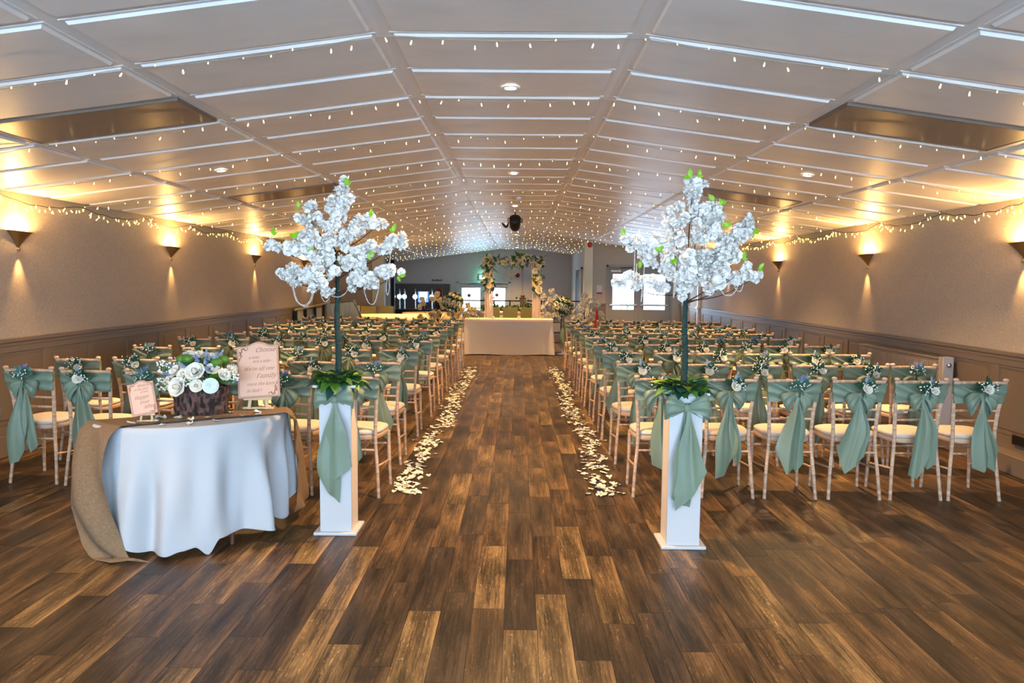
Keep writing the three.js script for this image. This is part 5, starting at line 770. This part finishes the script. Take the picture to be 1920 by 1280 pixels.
  P('running_man', merge([place(new THREE.SphereGeometry(0.018, 10, 8), 0.0, 0.052, 0.028), rod([0, 0.035, 0.028], [-0.012, -0.012, 0.028], 0.014, 6), rod([-0.012, -0.012, 0.028], [0.03, -0.035, 0.028], 0.009, 6), rod([-0.012, -0.012, 0.028], [-0.04, -0.05, 0.028], 0.009, 6), rod([0, 0.03, 0.028], [0.04, 0.012, 0.028], 0.007, 6), rod([0, 0.03, 0.028], [-0.04, 0.012, 0.028], 0.007, 6), rbox(0.06, 0.12, -0.055, 0.06, 0.026, 0.03, 0.001)]), glow(new THREE.Color(0.8, 1, 0.9), 2.5), ex);
  const el = new THREE.PointLight(new THREE.Color(0.1, 1, 0.6), 0.3, 0, 2); el.name = 'exit_glow'; el.position.set(-1.36, 1.78, ZB + 0.14); scene.add(el);
  const cp = thing('alarm_bell', 'round dark red fire alarm bell on the rear wall inside the arch', 'alarm bell', [-0.02, 1.87, ZB + 0.005]); P('gong', place(lathe([[0, 0.06], [0.06, 0.05], [0.09, 0.02], [0.09, 0]], 20), 0, 0, 0, Math.PI / 2), mat('#7a1016', 0.4), cp); P('conduit', rbox(0.19, 0.21, -1.9, 0.6, 0, 0.02, 0.003), mat('#8f8b88', 0.6), cp);
  const so = thing('alarm_sounder', 'small red alarm sounder on the top of the right white column', 'sounder', [1.9, 2.60, ZM + 0.3]); P('base', place(lathe([[0, 0.05], [0.05, 0.045], [0.07, 0]], 16), 0, 0, 0.0, Math.PI / 2), redMat, so); P('lens', place(lathe([[0, 0.085], [0.03, 0.075], [0.035, 0.045]], 14), 0, 0, 0, Math.PI / 2), mat('#d33', 0.3), so);
  const no = thing('wall_notice', 'white notice with a red band on the wall left of the side doors', 'notice', [2.2, 1.42, ZM + 0.002]); P('sheet', box(-0.07, 0.07, -0.12, 0.12, 0, 0.004), whitePaint, no); P('red_band', box(-0.07, 0.07, -0.12, -0.07, 0.004, 0.006), redMat, no);
  const cpt = thing('call_point', 'small red fire call point below the notice near side doors', 'call point', [2.06 + 0.04, 1.07, ZM + 0.002]); P('box', rbox(-0.045, 0.045, -0.045, 0.045, 0, 0.05, 0.005), redMat, cpt); P('glass_face', rbox(-0.03, 0.03, -0.03, 0.03, 0.05, 0.053, 0.001), whitePaint, cpt);
}
{ // bar at the lower level on the left
  struct('trim_7', box(-4.9, -2.68, -0.45, 1.50, ZB, ZB + 0.06), mat(new THREE.Color(0.10, 0.09, 0.085), 0.6));
  const b = thing('bar_counter', 'dark wooden bar counter at the lower level on the left', 'bar counter', [-3.55, -0.45, -27]);
  P('counter_front', rbox(-1.15, 1.1, 0, 1.02, -0.25, 0.25, 0.006), mat('#3a2a1c', 0.5), b); P('counter_top', rbox(-1.2, 1.15, 1.02, 1.06, -0.3, 0.32, 0.008), darkWood, b);
  const tapGeo = merge([lathe([[0, 0], [0.05, 0], [0.05, 0.01], [0.025, 0.03], [0.022, 0.5], [0.03, 0.55], [0.015, 0.72], [0, 0.73]], 12), place(rod([0, 0, 0], [0, -0.03, 0.14], 0.016, 6), 0, 0.36, 0)]), lens = place(lathe([[0, 0.03], [0.06, 0.02], [0.085, 0]], 18), 0, 0.44, 0.03, Math.PI / 2);
  [[-4.42, [1, 0.35, 0.6], 'pink'], [-4.20, [0.35, 0.9, 1], 'pale blue, left one'], [-4.02, [0.4, 0.85, 1], 'pale blue, right one'], [-3.64, [0.85, 0.95, 1], 'white'], [-3.05, [0.4, 0.8, 1], 'blue, beside the screen']].forEach(([x, c, n], i) => { const t = thing('beer_tap', `tall chrome beer tap with a lit round badge, ${n}`, 'beer tap', [x, 0.61, -26.9], 0, 'beer taps on the bar'); P('tower', tapGeo, chrome, t); P('lit_badge', lens, glow(new THREE.Color(...c), 2.2), t); });
  const s = thing('bar_screen', 'small lit blue till screen standing on the bar', 'screen', [-3.34, 0.61, -26.8]); P('housing', rbox(-0.20, 0.20, 0.22, 0.66, -0.03, 0.03, 0.01), blackPlastic, s); P('display', rbox(-0.18, 0.18, 0.25, 0.63, 0.03, 0.035, 0.002), glow(new THREE.Color(0.05, 0.16, 1), 1.8), s); P('display_window', merge([rbox(-0.13, 0.13, 0.40, 0.60, 0.035, 0.037, 0.001), rbox(-0.05, 0.09, 0.29, 0.42, 0.035, 0.0372, 0.001)]), glow(new THREE.Color(0.8, 0.9, 1), 2.2), s); P('stand', merge([rbox(-0.04, 0.04, 0.0, 0.26, -0.02, 0.02, 0.004), rbox(-0.12, 0.12, 0, 0.02, -0.08, 0.08, 0.004)]), blackPlastic, s);
  for (const [x, c, l] of [[-2.86, '#d9e6d2', 'pale'], [-2.72, '#d7ded8', 'clear']]) { const q = thing('bottle', `small ${l} bottle on the right end of the bar`, 'bottle', [x, 0.61, -26.9]); P('glass_body', lathe([[0, 0], [0.04, 0], [0.042, 0.2], [0.015, 0.27], [0.015, 0.34]], 14), mat(c, 0.15), q); P('cap', lathe([[0.017, 0.33], [0.017, 0.36], [0, 0.36]], 12), whiteMetal, q); }
  const wl = thing('wall_lettering', 'small dark raised lettering above the shutter panel on the rear wall', 'lettering', [-3.2, 1.64, ZB + 0.003]); for (let i = 0; i < 7; i++) P('letter', rbox(-0.2 + i * 0.06, -0.2 + i * 0.06 + 0.042, -0.03, 0.04 - (i % 3) * 0.012, 0, 0.02, 0.002), blackPlastic, wl);
}
{ // person in profile beyond the blossom tree
  const capsule = (p, a, b, ra, rb) => { const ab = b.clone().sub(a), t = clamp(p.clone().sub(a).dot(ab) / ab.lengthSq(), 0, 1); return p.distanceTo(a.clone().addScaledVector(ab, t)) - lerp(ra, rb, t); };
  const field = (bones, res, cx, cy, cz, half, k = 0.03) => {
    const mc = new MarchingCubes(res, new THREE.MeshBasicMaterial(), false, false, 60000); mc.isolation = 0; const p = new THREE.Vector3();
    for (let z = 0; z < res; z++) for (let y = 0; y < res; y++) for (let x = 0; x < res; x++) { p.set(cx + (x - res / 2) / (res / 2) * half, cy + (y - res / 2) / (res / 2) * half, cz + (z - res / 2) / (res / 2) * half); let d = 9; for (const [a, b, ra, rb] of bones) { const q = capsule(p, a, b, ra, rb), h = clamp(0.5 + 0.5 * (d - q) / k, 0, 1); d = lerp(d, q, h) - k * h * (1 - h); } mc.field[x + y * res + z * res * res] = -d; }
    mc.update(); const g = new THREE.BufferGeometry(), n = mc.count; const pos = new Float32Array(n * 3); for (let i = 0; i < n; i++) { pos[i * 3] = cx + mc.positionArray[i * 3] * half; pos[i * 3 + 1] = cy + mc.positionArray[i * 3 + 1] * half; pos[i * 3 + 2] = cz + mc.positionArray[i * 3 + 2] * half; }
    g.setAttribute('position', new THREE.BufferAttribute(pos, 3)); g.setAttribute('normal', new THREE.BufferAttribute(mc.normalArray.slice(0, n * 3), 3)); g.setAttribute('uv', new THREE.BufferAttribute(new Float32Array(n * 2), 2)); return g;
  };
  // faces +x in its own axes; turned half round to look left
  const b = (x, y, z) => V(x, y, z), legs = [-1, 1].flatMap((s) => [[b(0, 0.95, s * 0.09), b(0.02, 0.50, s * 0.10), 0.085, 0.055], [b(0.02, 0.5, s * 0.10), b(-0.01, 0.09, s * 0.10), 0.056, 0.036], [b(-0.03, 0.05, s * 0.10), b(0.14, 0.035, s * 0.12), 0.042, 0.032]]);
  const torso = [[b(0, 0.95, 0), b(0, 1.16, 0), 0.135, 0.12], [b(0, 1.16, -0.05), b(-0.01, 1.40, -0.08), 0.115, 0.10], [b(0, 1.16, 0.05), b(-0.01, 1.40, 0.08), 0.115, 0.10], [b(-0.01, 1.42, -0.16), b(-0.01, 1.42, 0.16), 0.07, 0.07]];
  const arms = [-1, 1].flatMap((s) => [[b(-0.01, 1.42, s * 0.19), b(0.0, 1.13, s * 0.235), 0.05, 0.04], [b(0.0, 1.13, s * 0.235), b(0.20, 1.02, s * 0.20), 0.04, 0.028]]);
  const hands = [-1, 1].flatMap((s) => [[b(0.20, 1.02, s * 0.20), b(0.27, 1.0, s * 0.19), 0.03, 0.03], ...[0, 1, 2, 3].map((i) => [b(0.27, 1.0, s * (0.165 + i * 0.018)), b(0.345 - Math.abs(i - 1.4) * 0.008, 0.975, s * (0.163 + i * 0.02)), 0.0095, 0.0075]), [b(0.22, 1.01, s * 0.165), b(0.275, 1.0, s * 0.13), 0.011, 0.009]]);
  const head = [[b(-0.015, 1.66, 0), b(0.005, 1.70, 0), 0.088, 0.092], [b(0.035, 1.63, 0), b(0.05, 1.585, 0), 0.062, 0.045], [b(-0.01, 1.44, 0), b(0.0, 1.58, 0), 0.056, 0.054], [b(0.09, 1.665, 0), b(0.115, 1.628, 0), 0.013, 0.016], [b(0.088, 1.59, -0.018), b(0.088, 1.59, 0.018), 0.014, 0.014], [b(0.088, 1.572, -0.014), b(0.088, 1.572, 0.014), 0.012, 0.012], ...[-1, 1].flatMap((s) => [[b(-0.012, 1.645, s * 0.083), b(-0.008, 1.675, s * 0.09), 0.014, 0.017]])];
  const skin = mat(new THREE.Color(0.62, 0.40, 0.30), 0.55);
  const t = thing('person', 'person in profile with red hair and dark top beyond the cream blossom tree', 'person', [-2.72, -0.45, -26.0], Math.PI);
  P('body', merge([field([...torso.map(([a, c, r, q]) => [a, c, r - .012, q - .012]), ...legs.map(([a, c, r, q]) => [a, c, r - .008, q - .008]), ...arms.map(([a, c, r, q]) => [a, c, r - .006, q - .004]), ...head], 110, 0, 0.92, 0, 1.0), ...[-1, 1].map((s) => field(hands.filter((h) => Math.sign(h[0].z) === s), 44, 0.26, 1.0, s * 0.18, 0.13, 0.012))]), skin, t);
  P('top', field([...torso, ...arms.filter((_, i) => i % 2 === 0).map(([a, c, r, q]) => [a, c, r + .006, q + .008])], 64, 0, 1.2, 0, 0.42, 0.03), mat('#1d1e24', 0.8), t);
  P('trousers', field([...legs.filter((_, i) => i % 3 < 2).map(([a, c, r, q]) => [a, c, r + .006, q + .012]), [b(0, 0.97, 0), b(0, 1.0, 0), 0.14, 0.135]], 64, 0, 0.56, 0, 0.6, 0.03), mat('#16181d', 0.8), t);
  P('shoes', field(legs.filter((_, i) => i % 3 === 2).map(([a, c, r, q]) => [a, c, r + .004, q + .006]), 48, 0.04, 0.06, 0, 0.25, 0.01), blackPlastic, t);
  const hair = [[b(-0.03, 1.69, 0), b(0.0, 1.735, 0), 0.10, 0.088], [b(-0.075, 1.66, 0), b(-0.085, 1.50, 0), 0.065, 0.04], [b(-0.05, 1.66, -0.06), b(-0.06, 1.52, -0.06), 0.045, 0.03], [b(-0.05, 1.66, 0.06), b(-0.06, 1.52, 0.06), 0.045, 0.03]];
  P('hair', field(hair, 48, -0.03, 1.64, 0, 0.26, 0.02), mat('#7d1018', 0.6), t);
  for (const s of [-1, 1]) { const e = P('eye', place(new THREE.SphereGeometry(0.012, 12, 8), 0.083, 1.672, s * 0.034), mat('#f3efe8', 0.3), t); P('iris', place(new THREE.SphereGeometry(0.006, 10, 8), 0.0915, 1.672, s * 0.034), mat('#2b2018', 0.3), e); }
}
{ // outside: paving and a hedge seen through the glazed doors
  struct('ground', merge([box(-30, 30, -0.75, -0.66, -60, ZB - 0.2), box(2.3, 30, -0.3, -0.1, -60, ZM - 0.2)]), mat('#b9b8b2', 0.9));
  const bush = (x0, x1, y, z, h, seed, label) => { const rr = rng(seed), g = []; for (let i = 0; i < 420; i++) { const x = lerp(x0, x1, rr()); g.push(place(treeLeaf, x, y + rr() * h * (0.6 + 0.4 * Math.sin(x * 4)), z + (rr() - .5) * 0.8, rr() * 3, rr() * 6, rr() * 3, 2.4)); } const t = thing('hedge', label, 'hedge', [0, 0, 0]); P('leaves', merge(g), mat('#3f9a52', 0.6), t).userData.kind = 'stuff'; P('twigs', merge(Array.from({ length: 14 }, (_, i) => rod([lerp(x0, x1, i / 13), y - 0.1, z], [lerp(x0, x1, i / 13) + 0.1, y + h * .7, z], 0.02, 5))), twigMat, t); };
  bush(-3.2, -1.2, -0.66, -33, 1.35, 91, 'green hedge outside the left rear exit door'); bush(2.6, 5.6, -0.1, -25, 0.95, 92, 'low green hedge outside the right side doors');
}

scene.traverse((o) => { if (o.isMesh) { o.castShadow = true; o.receiveShadow = true; } if (o.isPointLight || o.isSpotLight) { o.castShadow = true; o.shadow.mapSize.set(512, 512); } delete o.userData.base; });
renderer.render(scene, camera);
